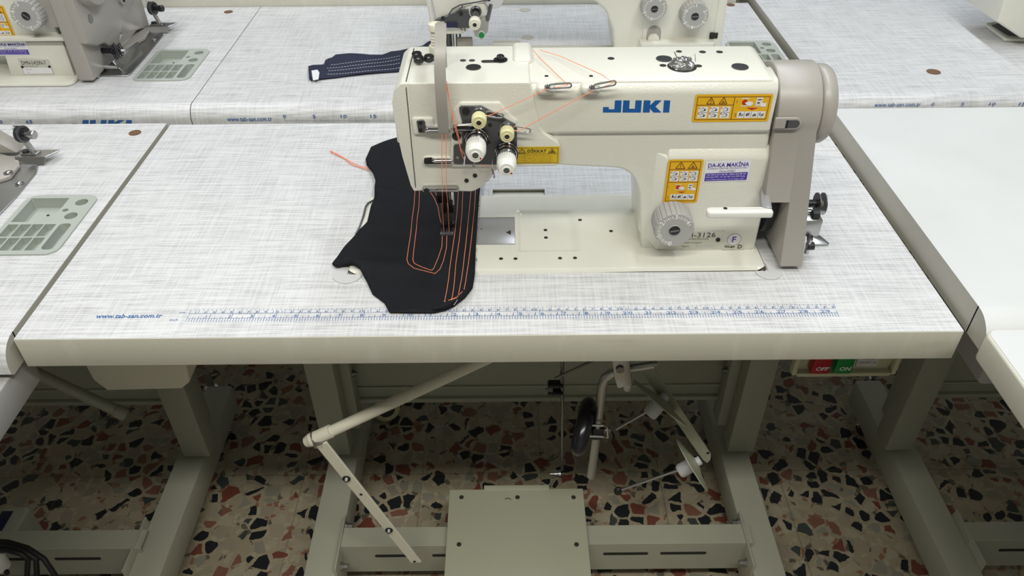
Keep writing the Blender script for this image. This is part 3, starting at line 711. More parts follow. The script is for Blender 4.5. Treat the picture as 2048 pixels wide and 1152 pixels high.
# ------------------------------------------------------------------ the large twin-needle machine
mach = thing('sewing_machine', 'large cream twin-needle industrial sewing machine with blue JUKI lettering, in the middle', 'sewing machine', (.43, .20, 0), 'sewing machines')
def hs(x, y):
    """relief of the bed"""
    z = .0045
    x0, x1, y0, y1 = .1715, .6885, .1125, .2890
    def ed(d, w_=.004): return min(1, max(0, d / w_))
    rx, ry = .010, .010
    dx = min(x - x0, x1 - x); dy = min(y - y0, y1 - y)
    d = min(dx, dy)
    if dx < rx and dy < ry: d = rx - math.hypot(rx - dx, ry - dy)
    z -= .004 * (1 - math.sqrt(max(0, 1 - (1 - ed(d)) ** 2)))
    # shallow rounded recess between arm and bed
    ax, bx, ay, by = .3815, .4650, .153, .2495; sx = min(x - ax, bx - x); sy_ = min(y - ay, by - y)
    s_ = min(sx * (1.0 if x < (ax + bx) / 2 else .45), sy_)
    if s_ > 0: z -= .0042 * (lambda t: t * t * (3 - 2 * t))(min(1, s_ / .0065))
    s2 = max(0, min(1, (x - .47) / .07)); z += .0012 * s2
    return z
b = MB(); nx, ny = 259, 89; x0, x1, y0, y1 = .1715, .6885, .1125, .2890; V = []; idx = {}; F = []
for i in range(nx + 1):
    for j in range(ny + 1):
        x = x0 + (x1 - x0) * i / nx; y = y0 + (y1 - y0) * j / ny
        dx = min(x - x0, x1 - x); dy = min(y - y0, y1 - y)
        if dx < .012 and dy < .012:
            cxx = x0 + .012 if x - x0 < .012 else x1 - .012; cyy = y0 + .012 if y - y0 < .012 else y1 - .012
            q = math.hypot(x - cxx, y - cyy)
            if q > .012: x = cxx + (x - cxx) * .012 / q; y = cyy + (y - cyy) * .012 / q
        V.append((x, y, hs(x, y)))
for i in range(nx):
    for j in range(ny):
        a = i * (ny + 1) + j
        cx = x0 + (x1 - x0) * (i + .5) / nx; cy = y0 + (y1 - y0) * (j + .5) / ny
        if .30 < cx < .3795 and .1690 < cy < .2318: continue
        F.append((a, a + ny + 1, a + ny + 2, a + 1))
b.add(V, F, 'creamsm')
rp = rect(x0, x1, y0, y1, .012, 6); n_ = len(rp); b.add([(p[0], p[1], .0006) for p in rp] + [(p[0], p[1], -.038) for p in rp], [(i, (i + 1) % n_, n_ + (i + 1) % n_, n_ + i)[::-1] for i in range(n_)], 'creamsm')
for (px, py) in ((1160, 440), (1222, 463), (1091, 455), (1092, 470), (1002, 517.5), (1031, 517.5), (1120, 516.5), (1150, 516)):
    q = Zp(px, py, .0045); b.disc((q.x, q.y, hs(q.x, q.y) - .0002), Z_, .0026, 'hole', .0005, 14)
b.build('bed', mach)
b = MB(); b.box(.2405, .379, .1695, .2313, -.002, .0043, 'slide', .0004); q = Zp(1017, 465, .0043); b.xy([(q.x - .003, q.y), (q.x + .003, q.y - .005), (q.x + .003, q.y + .005)], .0043, .0048, 'hole')
q = Zp(963, 458, .0043); b.disc(q, Z_, .0009, 'hole')
b.build('slide_plate', mach)

# casting
b = MB()
arm = round_poly([(.266, .2320), (.266, .100), (.330, .097), (.343, .104), (.358, .124), (.372, .1270), (.410, .1275), (.514, .1205), (.5290, .09), (.5400, .002), (.681, .002), (.668, .2320)],
                 [.004, .006, .012, .01, .02, .01, .0, .028, .08, 0, .004, .012], 8)
b.xz(arm, .1555, .252, 'cream', .007, 4)
# rear fill of the column and its rounded foot
b.xy(round_poly([(.5420, .150), (.680, .150), (.680, .272), (.5420, .272)], [.030, .004, .01, .03], 8), .003, .135, 'cream', .003)
b.hexa([(.540, .154, .002), (.684, .150, .002), (.684, .276, .002), (.536, .278, .002), (.546, .158, .010), (.682, .152, .010), (.682, .272, .010), (.544, .272, .010)], 'cream', .002)
# column face with the sloped shoulder
b.prism([(.556, .1495, .006), (.556, .1495, .138), (.556, .1575, .150), (.556, .18, .150), (.556, .18, .006)], (.126, 0, 0), 'cream', .0035, 3)
b.hexa([(.534, .160, .03), (.558, .1497, .006), (.558, .18, .006), (.534, .18, .03), (.538, .158, .146), (.558, .1497, .137), (.558, .18, .148), (.538, .18, .148)], 'cream', .002)
# upper band that carries the lettering
b.yz(round_poly([(.1500, .172), (.1500, .2205), (.1570, .2310), (.19, .2318), (.19, .165), (.158, .165)], [.006, .012, .01, 0, 0, .004], 5), .385, .6685, 'cream', .0025, 2)
# head, thicker than the arm
head = round_poly([(.2635, .2345), (.2635, .0990), (.3290, .0970), (.3410, .104), (.3560, .126), (.370, .130), (.4310, .1305), (.4310, .160), (.4080, .176), (.3960, .2345)], [.002, .004, .012, .01, .02, .01, .006, .012, .02, .004], 8)
b.xz(head, .1460, .2500, 'cream', .0080, 5)
b.xz(round_poly([(.377, .225), (.4000, .225), (.4000, .2385), (.377, .2385)], .006), .20, .2535, 'cream', .006, 3)
# raised field under the tension plate and the ledge by the upper guide
b.xz(round_poly([Yp(p[0], p[1], .143).xz for p in ((905, 222), (920, 205), (1000, 205), (1012, 222), (1034, 242), (1032, 330), (1000, 334), (900, 335), (900, 300))], .004), .1425, .150, 'cream', .0025, 2)
b.xz(round_poly([Yp(p[0], p[1], .143).xz for p in ((822, 236), (866, 236), (868, 252), (900, 254), (900, 268), (828, 270))], .003), .1425, .150, 'cream', .002, 2)
b.xz(round_poly([Yp(p[0], p[1], .1435).xz for p in ((845, 314), (905, 314), (905, 329), (845, 329))], .006), .1425, .148, 'cream', .0015, 2)
# bosses of the upper thread hooks
for px in (1093, 1182):
    q = Yp(px, 176, .142); b.box(q.x - .0105, q.x + .0105, .1415, .18, q.z - .009, .2310, 'cream', .0048, 4)
    q2 = Zp(px, 153, .2316); b.disc((q2.x, q2.y, .2317), Z_, .0022, 'hole', .0008, 14)
# dark plugs and screw holes in the top
for (px, py, r, m) in ((947, 135, .0085, 'black'), (1328, 118, .0092, 'black'), (1480, 134, .0095, 'black'), (926, 121, .0036, 'steeldk'), (944, 121, .0036, 'steeldk'), (1222, 117, .0040, 'hole'), (1326, 131, .0040, 'hole'), (1397, 132, .0040, 'hole'), (1405, 104, .004, 'hole'), (1439, 104, .004, 'hole'), (1358, 103, .0035, 'hole')):
    zt = .2345 if px < 1060 else .2320; q = Zp(px, py, zt); b.disc((q.x, q.y, zt), Z_, r, m, .0007 if r > .008 else .0002, 24)
    if r > .008: b.torus((q.x, q.y, zt + .0004), Z_, r * .96, .0005, 'gun', 24, 5)
for (px, py) in ((950, 351), (933, 361)):
    q = Yp(px, py, .1455); b.disc((q.x, .1455, q.z), (0, -1, 0), .0026, 'hole', .0006, 14)
q = Yp(913, 272, .1425); b.disc((q.x, .1425, q.z), (0, -1, 0), .0050, 'hole', .0010, 18)
b.build('machine_body', mach)

# left end cover with its dark seam
b = MB()
cap = [(.2750, .2345), (.2750, .0990), (.2590, .0985), (.2560, .106), (.2495, .145), (.2450, .19), (.2445, .212), (.2485, .2270), (.2560, .2335)]
b.xz(round_poly(cap, [0, 0, .001, .006, .02, .02, .012, .008, .006], 5), .1464, .2500, 'cream', .0080, 5)
b.box(.2425, .2475, .165, .225, .152, .205, 'cream', .002)
b.build('face_plate', mach)
b = MB(); b.yz(rect(.1458, .2502, .0985, .2347, .008, 6), .2612, .2620, 'hole'); b.build('cover_seam', mach)

# oil sight dome wrapped in foil
q = Zp(1364, 133, .232); b = MB(); b.lathe((q.x, q.y, .2312), Z_, [(.0165, 0), (.0165, .0010), (.014, .0014)], 'hole', 28)
bm = bmesh.new(); bmesh.ops.create_icosphere(bm, subdivisions=4, radius=1)
R_ = random.Random(3); import mathutils
for v in bm.verts:
    n = mathutils.noise.noise(v.co * 3.1) * .22 + mathutils.noise.noise(v.co * 8) * .10
    s_ = 1 + n; v.co = Vector((q.x + v.co.x * .0135 * s_, q.y + v.co.y * .0125 * s_, .2315 + max(0, v.co.z) * .0115 * s_))
b.bm(bm, 'glass'); b.tube([(q.x - .006, q.y + .004, .240), (q.x - .009, q.y + .008, .246)], .0007, 'steel', 5)
b.tube([(q.x + .006, q.y, .241), (q.x + .013, q.y + .002, .246), (q.x + .014, q.y - .001, .238)], .0005, 'steel', 5)
lab(b.build('oil_sight', mach), 'oil window covered with crumpled clear wrap')

# lettering and stickers on the casting
YL = .1497
b = MB(); letters(b, lambda x, y: Yp(1160 + x / 3.6, 80 + y / 3.6, YL), 0, 'blue'); b.build('logo', mach)
a = Yp(1381, 244, YL); c = Yp(1533, 246.5, YL); d = Yp(1389, 189, YL)
warning(mach, (a.x + .0010, YL, a.z), X, Z_, c.x - a.x, d.z - a.z, False)
YC = .1492
a = Yp(1325, 406, YC); c = Yp(1393, 408, YC); d = Yp(1337, 319, YC); warning(mach, (a.x, YC, a.z), (1, 0, .0), Z_, c.x - a.x, d.z - a.z, True)
a = Yp(1405, 365, YC); c = Yp(1495, 361, YC); d = Yp(1412, 322, YC); shop_sticker(mach, (a.x, YC, a.z), (1, 0, .03), Z_, c.x - a.x, d.z - a.z)
a = Yp(1029, 328, .1566); c = Yp(1118, 332, .1566); d = Yp(1034, 293, .1566)
yv = .1450 if d.x < .395 else .1566
a = Yp(1030, 328, .1453); c = Yp(1118, 332, .1453); d = Yp(1036, 294, .1453)
b = MB(); W_ = c.x - a.x; H_ = d.z - a.z; o = Vector((a.x, .1456, a.z))
b.prism([o, o + X * W_, o + X * W_ + Z_ * H_, o + Z_ * H_], (0, .0006, 0), 'yellow2')
e = Vector((0, -.0002, 0)); Pq = lambda x, y: o + X * W_ * x + Z_ * H_ * y + e
for (x0_, y0_, x1_, y1_) in ((.03, .05, .97, .07), (.03, .92, .97, .94), (.03, .05, .04, .94), (.96, .05, .97, .94), (.03, .58, .97, .60)): b.poly([Pq(x0_, y0_), Pq(x1_, y0_), Pq(x1_, y1_), Pq(x0_, y1_)], 'brownink')
b.text('DİKKAT', Pq(.28, .66), X, Z_, H_ * .24, 'ink', width=W_ * .43, bold=.03)
for xx in (.16, .83):
    pts = [(xx - .08, .65), (xx + .08, .65), (xx, .90)]
    for i in range(3): b.tube([Pq(*pts[i]), Pq(*pts[(i + 1) % 3])], .0003, 'ink', 4)
b.tube([Pq(.16, .70), Pq(.16, .8)], .0003, 'ink', 4); b.poly([Pq(.79, .68), Pq(.87, .68), Pq(.84, .80)], 'ink')
for k, t in enumerate(('Makineyi çalıştırmadan önce', 'kapak ve koruyucuları takınız. Ayar,', 'iğne değiştirme ve bakım sırasında', 'motoru mutlaka kapatınız, aksi', 'halde yaralanma tehlikesi vardır')): b.text(t, Pq(.5, .47 - k * .095), X, Z_, H_ * .065, 'brownink', align='C', width=W_ * (.62 + .1 * (k % 2)))
lab(b.build('caution_sticker', mach), 'small yellow sticker headed DİKKAT')
# backing of the caution sticker where the arm steps back
# name plate
a = Yp(1349, 498, YC); c = Yp(1441, 501, YC); d = Yp(1360, 462, YC); W_ = c.x - a.x; H_ = d.z - a.z; o = Vector((a.x, YC, a.z))
b = MB(); b.prism([o, o + X * W_, o + X * W_ + Z_ * H_, o + Z_ * H_], (0, .0008, 0), 'metalplate', .0003, 1)
o = Vector((a.x, YC - .0003, a.z)); b.text('LH-3126', o + X * W_ * .13 + Z_ * H_ * .64, X, Z_, H_ * .26, 'ink', width=W_ * .70, bold=.0)
for k, (t, ww) in enumerate((('JUKI CORPORATION', .55), ('Made in Japan', .42), ('Mfg.No.', .18))): b.text(t, o + X * W_ * .14 + Z_ * H_ * (.50 - k * .2), X, Z_, H_ * .08, 'ink', width=W_ * ww)
b.text('8 LH B7020', o + X * W_ * .45 + Z_ * H_ * .07, X, Z_, H_ * .14, 'lgrey', width=W_ * .4)
b.disc(o + X * W_ * .90 + Z_ * H_ * .50 + Vector((0, .0004, 0)), (0, -1, 0), .0028, 'hole', .0012, 14)
b.build('name_plate', mach)
q = Yp(1468, 479, YC); b = MB(); b.disc((q.x, YC + .0004, q.z), (0, -1, 0), .0088, 'paper', .0005, 28); b.torus((q.x, YC - .0001, q.z), Y_, .0086, .0002, 'ink', 28, 4); b.text('F', (q.x, YC - .0003, q.z - .004), X, Z_, .0085, 'violet', align='C', bold=.02); b.build('inspection_sticker', mach)
a = Yp(1444, 499.5, YC); c = Yp(1487, 499.5, YC); W_ = c.x - a.x; b = MB(); b.prism([a, a + X * W_, a + X * W_ + Z_ * .0085, a + Z_ * .0085], (0, .0004, 0), 'metalplate'); b.text('Gauge', a + X * .0022 + Z_ * .0026 - Y_ * .0003, X, Z_, .0042, 'ink', width=W_ * .48, bold=.02); b.text('D', a + X * W_ * .70 + Z_ * .0018 - Y_ * .0003, X, Z_, .0058, 'ink', bold=.02); b.build('gauge_sticker', mach)

# stitch dial and reverse lever
q = Yp(1349, 461, .118); dial(mach, q.x, q.z, .150, .118, .0240, (('0', -100), ('1', -155 + 0), ('2', 148), ('3', 90), ('4', 38)), 10)
la, lb = Yp(1413, 428, .108), Yp(1546, 424, .108)
b = MB(); zt = la.z
b.xy(round_poly([(la.x, .104), (lb.x, .104), (lb.x, .117), (la.x, .117)], [.006, .003, .003, .006], 6), zt - .0045, zt + .0045, 'white', .0025, 3)
b.box(la.x + .022, lb.x - .004, .1105, .1112, zt + .0044, zt + .0047, 'lgrey')
b.hexa([(lb.x - .012, .114, zt - .004), (lb.x - .001, .110, zt - .004), (.6835, .165, zt + .000), (.6750, .165, zt + .000), (lb.x - .012, .114, zt + .006), (lb.x - .001, .110, zt + .006), (.6835, .165, zt + .012), (.6750, .165, zt + .012)], 'slide', .001)
q = Yp(1452, 423, .108); b.disc((q.x, .1125, zt + .0045), Z_, .0024, 'hole', .0004, 12)
b.build('reverse_lever', mach)

# belt cover and hand wheel
b = MB(); ax_y, ax_z = .200, .181
outl = []
for k in range(22):                      # over the top, from front to back
    a = PI + math.radians(14) - (PI + math.radians(14)) * k / 21; outl.append((ax_y + .0500 * math.cos(a), ax_z + .0500 * math.sin(a)))
low = outl + [(.2500, .10), (.250, .008), (.1115, .008)]
widen = lambda v: Vector((v.x + max(0, .165 - v.z) * .052 * (v.x - .7035) / .019 if v.x > .7035 else v.x, v.y, v.z))
b.yz(low, .7035, .7225, 'taupe', .0022, 3, sel=lambda c: c.x > .72 or c.z < .09)
b.v = [widen(v) for v in b.v]
up = outl + [(.2500, .088), (.1315, .088)]
b.yz(up, .6735, .7035, 'taupe', .0020, 3, sel=lambda c: c.x < .676)
qs = [Yp(p[0], p[1], .1475) for p in ((1563, 236), (1595, 236), (1602, 247), (1595, 258), (1558, 262))]
b.build('belt_cover', mach)
b = MB(); o = Yp(1585, 247, .1475)
b.xz(round_poly([(o.x - .0205, o.z - .0072), (o.x + .010, o.z - .0072), (o.x + .010, o.z + .0072), (o.x - .0205, o.z + .0072)], [0, .007, .007, 0]), .1462, .1500, 'taupe', .001)
b.xz(round_poly([(o.x - .0195, o.z - .0048), (o.x + .0075, o.z - .0048), (o.x + .0075, o.z + .0048), (o.x - .0195, o.z + .0048)], [0, .0045, .0045, 0]), .1458, .1480, 'gun')
b.box(o.x - .0085, o.x - .0055, .1452, .147, o.z - .0046, o.z + .0046, 'black'); b.box(o.x - .0200, o.x - .0085, .1450, .147, o.z - .0046, o.z + .0046, 'taupe')
b.build('cover_slot', mach)
b = MB(); wc = (.722, ax_y, ax_z)
b.lathe((.7245, ax_y, ax_z), X, [(.041, 0), (.0440, .001), (.0455, .003), (.0460, .008), (.0455, .014), (.043, .018), (.036, .0185), (.034, .014), (.014, .013), (.012, .016), (.004, .016)], 'taupe', 64)
b.lathe((.7215, ax_y, ax_z), X, [(.039, 0), (.039, .004)], 'hole', 48)
b.build('hand_wheel', mach)
# belt, pulley and dark guard in the gap under the shaft
b = MB(); b.lathe((.6840, .200, .050), X, [(.036, 0), (.040, .002), (.040, .006), (.034, .009), (.034, .012), (.040, .015), (.040, .018)], 'blackgl', 40)
b.lathe((.6870, .205, .062), X, [(.050, 0), (.0545, .002), (.0545, .011), (.050, .013)], 'blackgl', 48); b.box(.687, .7005, .19, .25, .005, .06, 'blackgl', .003)
b.box(.676, .700, .17, .23, .165, .195, 'blackgl', .002)
b.box(.6745, .6800, .158, .240, .112, .120, 'lgrey'); b.box(.6745, .6790, .156, .240, .125, .140, 'black')
b.build('drive_belt', mach)

# bobbin winder
wd = thing('bobbin_winder', 'bobbin winder with two dark discs beside the large belt cover', 'bobbin winder', (.74, .16, 0), 'bobbin winders')
wy = .165
q = Yp(1628, 407, wy); b = MB(); b.tube([(.725, wy, q.z), (q.x + .006, wy, q.z)], .0050, 'blackgl', 14); b.build('spindle', wd)
for px, m, cm in ((1634, 'gun', 'gun'), (1646, 'gun', 'yknob')):
    q = Yp(px, 407, wy); b = MB(); b.lathe((q.x, wy, q.z), X, [(.0135, -.0006), (.0135, .0006)], m, 32); b.lathe((q.x, wy, q.z), X, [(.0035, -.001), (.0035, .003)], 'steel' if cm == 'gun' else 'yknob', 14); b.build('winder_disc', wd)
b = MB()
q = Yp(1632, 450, .14); b.box(.728, q.x + .004, .132, .150, q.z - .012, q.z + .012, 'steel', .002); b.box(.728, q.x + .010, .146, .15, q.z + .012, q.z + .016, 'steel', .001)
q1 = Yp(1623, 425, .15); q2 = Yp(1618, 485, .13); b.hexa([(q2.x - .003, .124, q2.z), (q2.x + .003, .124, q2.z), (q2.x + .003, .130, q2.z), (q2.x - .003, .13, q2.z), (q1.x - .003, .150, q1.z), (q1.x + .003, .150, q1.z), (q1.x + .003, .158, q1.z), (q1.x - .003, .158, q1.z)], 'black', .0008)
b.build('winder_bracket', wd)
b = MB(); q = Zp(1630, 480, .004); b.xy(round_poly([(q.x - .006, q.y - .008), (q.x + .018, q.y - .008), (q.x + .010, q.y + .014), (q.x - .006, q.y + .014)], .003), .0005, .0030, 'steel', .0006); b.build('base_plate', wd)
b = MB(); q = Yp(1617, 490, .125); b.tube([q + Vector((0, 0, -.012)), q, Yp(1622, 478, .125)], .0028, 'steel', 10); b.lathe(Yp(1614, 492, .125) + Vector((0, 0, 0)), X, [(.005, 0), (.005, .008)], 'black', 14)
b.build('adjusting_screw', wd); b = MB(); q = Yp(1633, 428, .14); b.lathe((q.x, .14, q.z), X, [(.005, -.005), (.005, .003)], 'black', 14); b.build('thumb_screw', wd)

# tension assembly
yt = .1425
b = MB(); pl_ = [(918, 216), (922, 212), (960, 211.5), (966, 213), (1030, 248), (1034, 256), (1034, 318), (1028, 328), (1000, 329.5), (910, 328.5), (907, 326), (907, 293), (910, 289), (924, 288), (924, 242), (919, 224)]
b.xz([Yp(p[0], p[1], .1410).xz for p in pl_], .1408, .1426, 'gun', .0004, 1)
q = Yp(932, 222, .1408); b.lathe((q.x, .1410, q.z), (0, -1, 0), [(.0045, 0), (.0045, .0015)], 'black', 6)
q = Yp(915, 315, .1408); b.disc((q.x, .1408, q.z), (0, -1, 0), .0018, 'chrome', .0006, 10)
for p_ in ((980, 250), (977, 284), (1000, 268), (966, 262)): q = Yp(*p_, .1408); b.disc((q.x, .1408, q.z), (0, -1, 0), .0024, 'hole', .0004, 12)
b.build('tension_plate', mach)
def fy(base, py):
    lo, hi = .02, base.y
    for _ in range(40):
        m_ = (lo + hi) / 2; p = Vector((base.x, m_, base.z + T)); c_ = RC.transposed() @ (p - CAM); v = 576 - FPX * c_.y / -c_.z
        if v > py: lo = m_
        else: hi = m_
    return lo
for (bx, by, fy_, r) in ((959, 224, 246, .0082), (1014, 254, 273.5, .0080)):
    base = Yp(bx, by, .1405); f = fy(base, fy_); b = MB()
    b.lathe((base.x, .1408, base.z), (0, -1, 0), [(.0080, 0), (.0084, .0020), (.0084, .003), (.007, .0036), (.006, .006)], 'steeldk', 28); b.lathe((base.x, .1408, base.z), (0, -1, 0), [(.0055, 0), (.0055, max(.002, .1408 - f - .012))], 'black', 20)
    tn = b.build('pretension_post', mach)
    b = MB(); knob(b, (base.x, min(f + .0125, .139), base.z), f, r, 'yknob'); b.build('pretension_knob', tn)
    b = MB(); guide_hook(b, (base.x + .006, .1375, base.z + .000), (1, 0, -.18), (0, .3, 1), .0190, .0009, .0050); b.build('thread_hook', tn)
for (bx, by, fy_, r, r2) in ((953, 276, 311, .0105, .0135), (1013, 303, 341, .0102, .0132)):
    base = Yp(bx, by, .1405); f = fy(base, fy_); L = .1408 - f; b = MB()
    b.lathe((base.x, .1408, base.z), (0, -1, 0), [(r2 * .92, 0), (r2, .002), (r2 * .7, .004), (r2 * .98, .006), (r2, .0075), (r2 * .6, .008)], 'blackgl', 32)
    for k, (rr, mm) in enumerate(((r2 * 1.02, 'chrome'), (r2 * .9, 'black'), (r2 * .92, 'chrome'), (r2 * .84, 'black'), (r2 * .8, 'steeldk'), (r2 * .78, 'chrome'))): b.torus((base.x, .1370 - k * .0022, base.z), Y_, rr - .0012, .0010, mm, 28, 6)
    b.lathe((base.x, .1408, base.z), (0, -1, 0), [(.0085, 0), (.0085, L * .6)], 'black', 20)
    tn = b.build('tension_post', mach)
    b = MB(); L2 = min(L * .62, .024)
    b.lathe((base.x, f + L2, base.z), (0, -1, 0), [(r * 1.0, 0), (r * 1.08, .001), (r * 1.08, L2 * .62)], 'white', 104, .07)
    b.lathe((base.x, f + L2 * .38, base.z), (0, -1, 0), [(r * 1.06, 0), (r * .98, L2 * .18), (r * .84, L2 * .34), (r * .80, L2 * .38)], 'white', 40)
    b.torus((base.x, f, base.z), Y_, r * .40, r * .09, 'white', 20, 6); b.disc((base.x, f, base.z), (0, -1, 0), r * .34, 'steeldk', .0006, 18)
    b.disc((base.x + r * .52, f, base.z - r * .35), (0, -1, 0), r * .10, 'redink', .0004, 10)
    lab(b.build('tension_knob', tn), 'white ribbed knob with a red dot')
# little check springs below the posts and the slotted guide left of them
b = MB()
for (p0, p1, p2) in (((928, 297), (930, 312), (927, 330)), ((985, 318), (984, 335), (989, 355))):
    b.tube([Yp(*p0, .136), Yp(*p1, .132), Yp(*p2, .134)], [.0007, .0010, .0014], 'chrome', 8); 
b.tube([Yp(948, 325, .138), Yp(946, 333, .136), Yp(950, 333, .136)], .0009, 'chrome', 6)
b.build('check_spring', mach)
b = MB(); a = Yp(906, 252, .138); c = Yp(945, 262, .138); b.box(a.x, c.x, .1355, .1400, c.z, a.z + .001, 'blackgl', .001); guide_hook(b, Yp(908, 256, .1345), X, Z_, .028, .0008, .0055)
b.tube([Yp(903, 258, .135), Yp(915, 250, .135), Yp(945, 248, .135)], .0009, 'steeldk', 6); b.build('slotted_guide', mach)
# chrome thread guides down the head
b = MB(); q = [Yp(p[0], p[1], .1415).xz for p in ((833, 241), (845, 239), (850, 243), (851, 254), (893, 256), (893, 265), (837, 265))]
b.xz(round_poly(q, .0015, 3), .1405, .1428, 'gun', .0004, 1)
for p_ in ((841, 245), (841, 260)): qq = Yp(*p_, .1404); b.disc((qq.x, .1404, qq.z), (0, -1, 0), .0022, 'black', .0012, 10)
guide_hook(b, Yp(852, 263, .1385), X, Z_, .026, .0009, .0022)
qq = Yp(853, 261, .139); b.torus(qq, Y_, .0020, .0008, 'chrome', 14, 6); b.build('upper_thread_guide', mach)
b = MB(); q = [Yp(p[0], p[1], .1420).xz for p in ((848, 316), (862, 315), (868, 318), (903, 318), (903, 327), (848, 328))]
b.xz(round_poly(q, .002, 3), .1415, .1430, 'hole', .0003, 1); qq = Yp(855, 322, .1412); b.lathe((qq.x, .1414, qq.z), (0, -1, 0), [(.0035, 0), (.0035, .0015)], 'black', 14)
guide_hook(b, Yp(868, 323, .1390), X, Z_, .021, .0009, .0022); qq = Yp(868, 321, .1395); b.torus(qq, Y_, .0020, .0008, 'chrome', 14, 6); b.build('middle_thread_guide', mach)
b = MB(); a = Yp(845, 384, .1400); c = Yp(917, 375, .1400); b.xz(round_poly([(a.x, a.z), (c.x, a.z), (c.x, c.z), (a.x, c.z)], .0035, 4), .1385, .1455, 'steel', .0008)
b.xz(round_poly([(a.x + .016, a.z + .0038), (c.x - .003, a.z + .0038), (c.x - .003, c.z - .0005), (a.x + .016, c.z - .0005)], .001, 3), .1382, .139, 'gun')
b.tube([(a.x + .019, .1375, a.z + .003), (c.x - .004, .1375, a.z + .0025)], .0014, 'chrome', 8); b.lathe((a.x + .005, .139, (a.z + c.z) / 2), (0, -1, 0), [(.0032, 0), (.0032, .0015)], 'black', 14); b.build('lower_thread_guide', mach)
# upper hooks on the bosses
for (px, py, qx, qy) in ((1095, 174, 1140, 171), (1184, 175, 1229, 166)):
    a = Yp(px, py, .1395); c = Yp(qx, qy, .1385); b = MB(); d = (c - a); guide_hook(b, a, d, (0, .8, .6), d.length, .0011, .0052)
    b.torus(a, (0, 1, .2), .0026, .0010, 'chrome', 18, 7); b.lathe(a + Vector((0, .002, 0)), (0, -1, 0), [(.0018, 0), (.0018, .002)], 'steeldk', 10); b.build('thread_hook', mach)

# take-up guard, presser screw and its plate on top of the head
b = MB(); path = [((881, 47), .185), ((881, 52), .168), ((881, 70), .150), ((880, 100), .137), ((879.5, 140), .1275), ((881, 180), .1240), ((884, 225), .1260), ((887, 266), .1350)]
V = []; F = []; hw = .0060
for (pp, y) in path:
    q = Yp(pp[0], pp[1], y); V += [q + Vector((-hw, 0, 0)), q + Vector((hw, 0, 0)), q + Vector((hw, .004, -.001)), q + Vector((-hw, .004, -.001))]
for i in range(len(path) - 1):
    for k in range(4): F.append((i * 4 + k, i * 4 + (k + 1) % 4, i * 4 + 4 + (k + 1) % 4, i * 4 + 4 + k))
F += [(3, 2, 1, 0), tuple((len(path) - 1) * 4 + k for k in range(4))]
b.add(V, F, 'taupe'); g = b.build('take_up_guard', mach)
bv = g.modifiers.new('b', 'BEVEL'); bv.width = .0012; bv.segments = 2
b = MB(); q = Yp(881, 47, .185); b.box(q.x - .0042, q.x + .0042, .1865, .1890, .233, q.z + .001, 'taupe', .001); b.build('guard_bracket', mach)
b = MB(); q = Zp(876, 108, .235); qx = q.x - .0005; qy = q.y - .004
b.lathe((qx, qy, .234), Z_, [(.0092, 0), (.0092, .012), (.0085, .013)], 'ivory', 40, .06); b.lathe((qx, qy, .246), Z_, [(.0062, 0), (.0062, .020)], 'ivory', 24)
for k in range(4): b.torus((qx, qy, .2495 + k * .0035), Z_, .0062, .0006, 'ivory', 20, 5)
b.lathe((qx, qy, .264), Z_, [(.006, 0), (.0085, .001), (.0088, .006), (.008, .008), (.006, .0085), (.0055, .007)], 'ivory', 28); b.build('presser_screw', mach)
b = MB(); a = Zp(828, 124, .2355); c = Zp(880, 118, .2355); b.xy(round_poly([(a.x, a.y - .005), (c.x, a.y - .005), (c.x, a.y + .010), (a.x, a.y + .010)], .004, 4), .2335, .2375, 'lgrey', .001, 2)
for (px, py) in ((834, 110), (837, 120), (858, 118)):
    q = Zp(px, py - 5, .242); b.lathe((q.x, min(q.y, a.y + .008), .2370), Z_, [(.0052, 0), (.0058, .001), (.0058, .0055), (.005, .0065)], 'blackgl', 24)
b.build('screw_plate', mach)
b = MB(); q = Zp(1001, 118, .236); b.lathe((q.x, q.y, .2342), Z_, [(.0080, 0), (.0080, .0016), (.0045, .002), (.0045, .0055), (.0034, .0065)], 'blackgl', 24); q = Zp(980, 122, .235); b.xy(round_poly([(q.x - .010, q.y - .004), (q.x + .012, q.y - .004), (q.x + .012, q.y + .0035), (q.x - .010, q.y + .0035)], .0035, 4), .2340, .2349, 'hole'); b.build('oil_cap', mach)
b = MB(); b.box(.2975, .2995, .150, .19, .205, .2352, 'hole'); b.build('take_up_slot', mach)
# needle bar, needles and presser foot
b = MB(); nb = Yp(889, 400, .198); nxx = nb.x
b.lathe((nxx - .001, .198, .100), (0, 0, -1), [(.0036, -.02), (.0036, .028), (.0030, .030)], 'chrome', 18)
b.box(nxx - .009, nxx + .007, .1925, .203, .052, .070, 'blackgl', .001); b.build('needle_bar', mach)
for dx in (-.0045, .0035): b = MB(); b.tube([(nxx + dx, .1965, .056), (nxx + dx, .1965, .030), (nxx + dx, .1965, .006)], [.0010, .0009, .0005], 'chrome', 8); b.build('needle', mach)
b = MB(); b.lathe((nxx + .0075, .210, .115), (0, 0, -1), [(.0038, 0), (.0038, .075)], 'chrome', 16)
b.box(nxx - .006, nxx + .010, .203, .214, .030, .048, 'blackgl', .001)
b.hexa([(nxx - .006, .206, .008), (nxx + .008, .206, .008), (nxx + .008, .214, .008), (nxx - .006, .214, .008), (nxx - .004, .206, .034), (nxx + .008, .206, .034), (nxx + .008, .213, .034), (nxx - .004, .213, .034)], 'gun', .001)
for dx in (-.0055, .0015, .0080): b.box(nxx + dx - .0018, nxx + dx + .0016, .186, .215, .0065, .0100, 'blackgl', .0006)
b.box(nxx - .0075, nxx + .0100, .1830, .1885, .0065, .0115, 'gun', .0008); b.box(nxx - .0075, nxx + .0100, .201, .206, .0065, .0150, 'blackgl', .0008); b.build('presser_foot', mach)

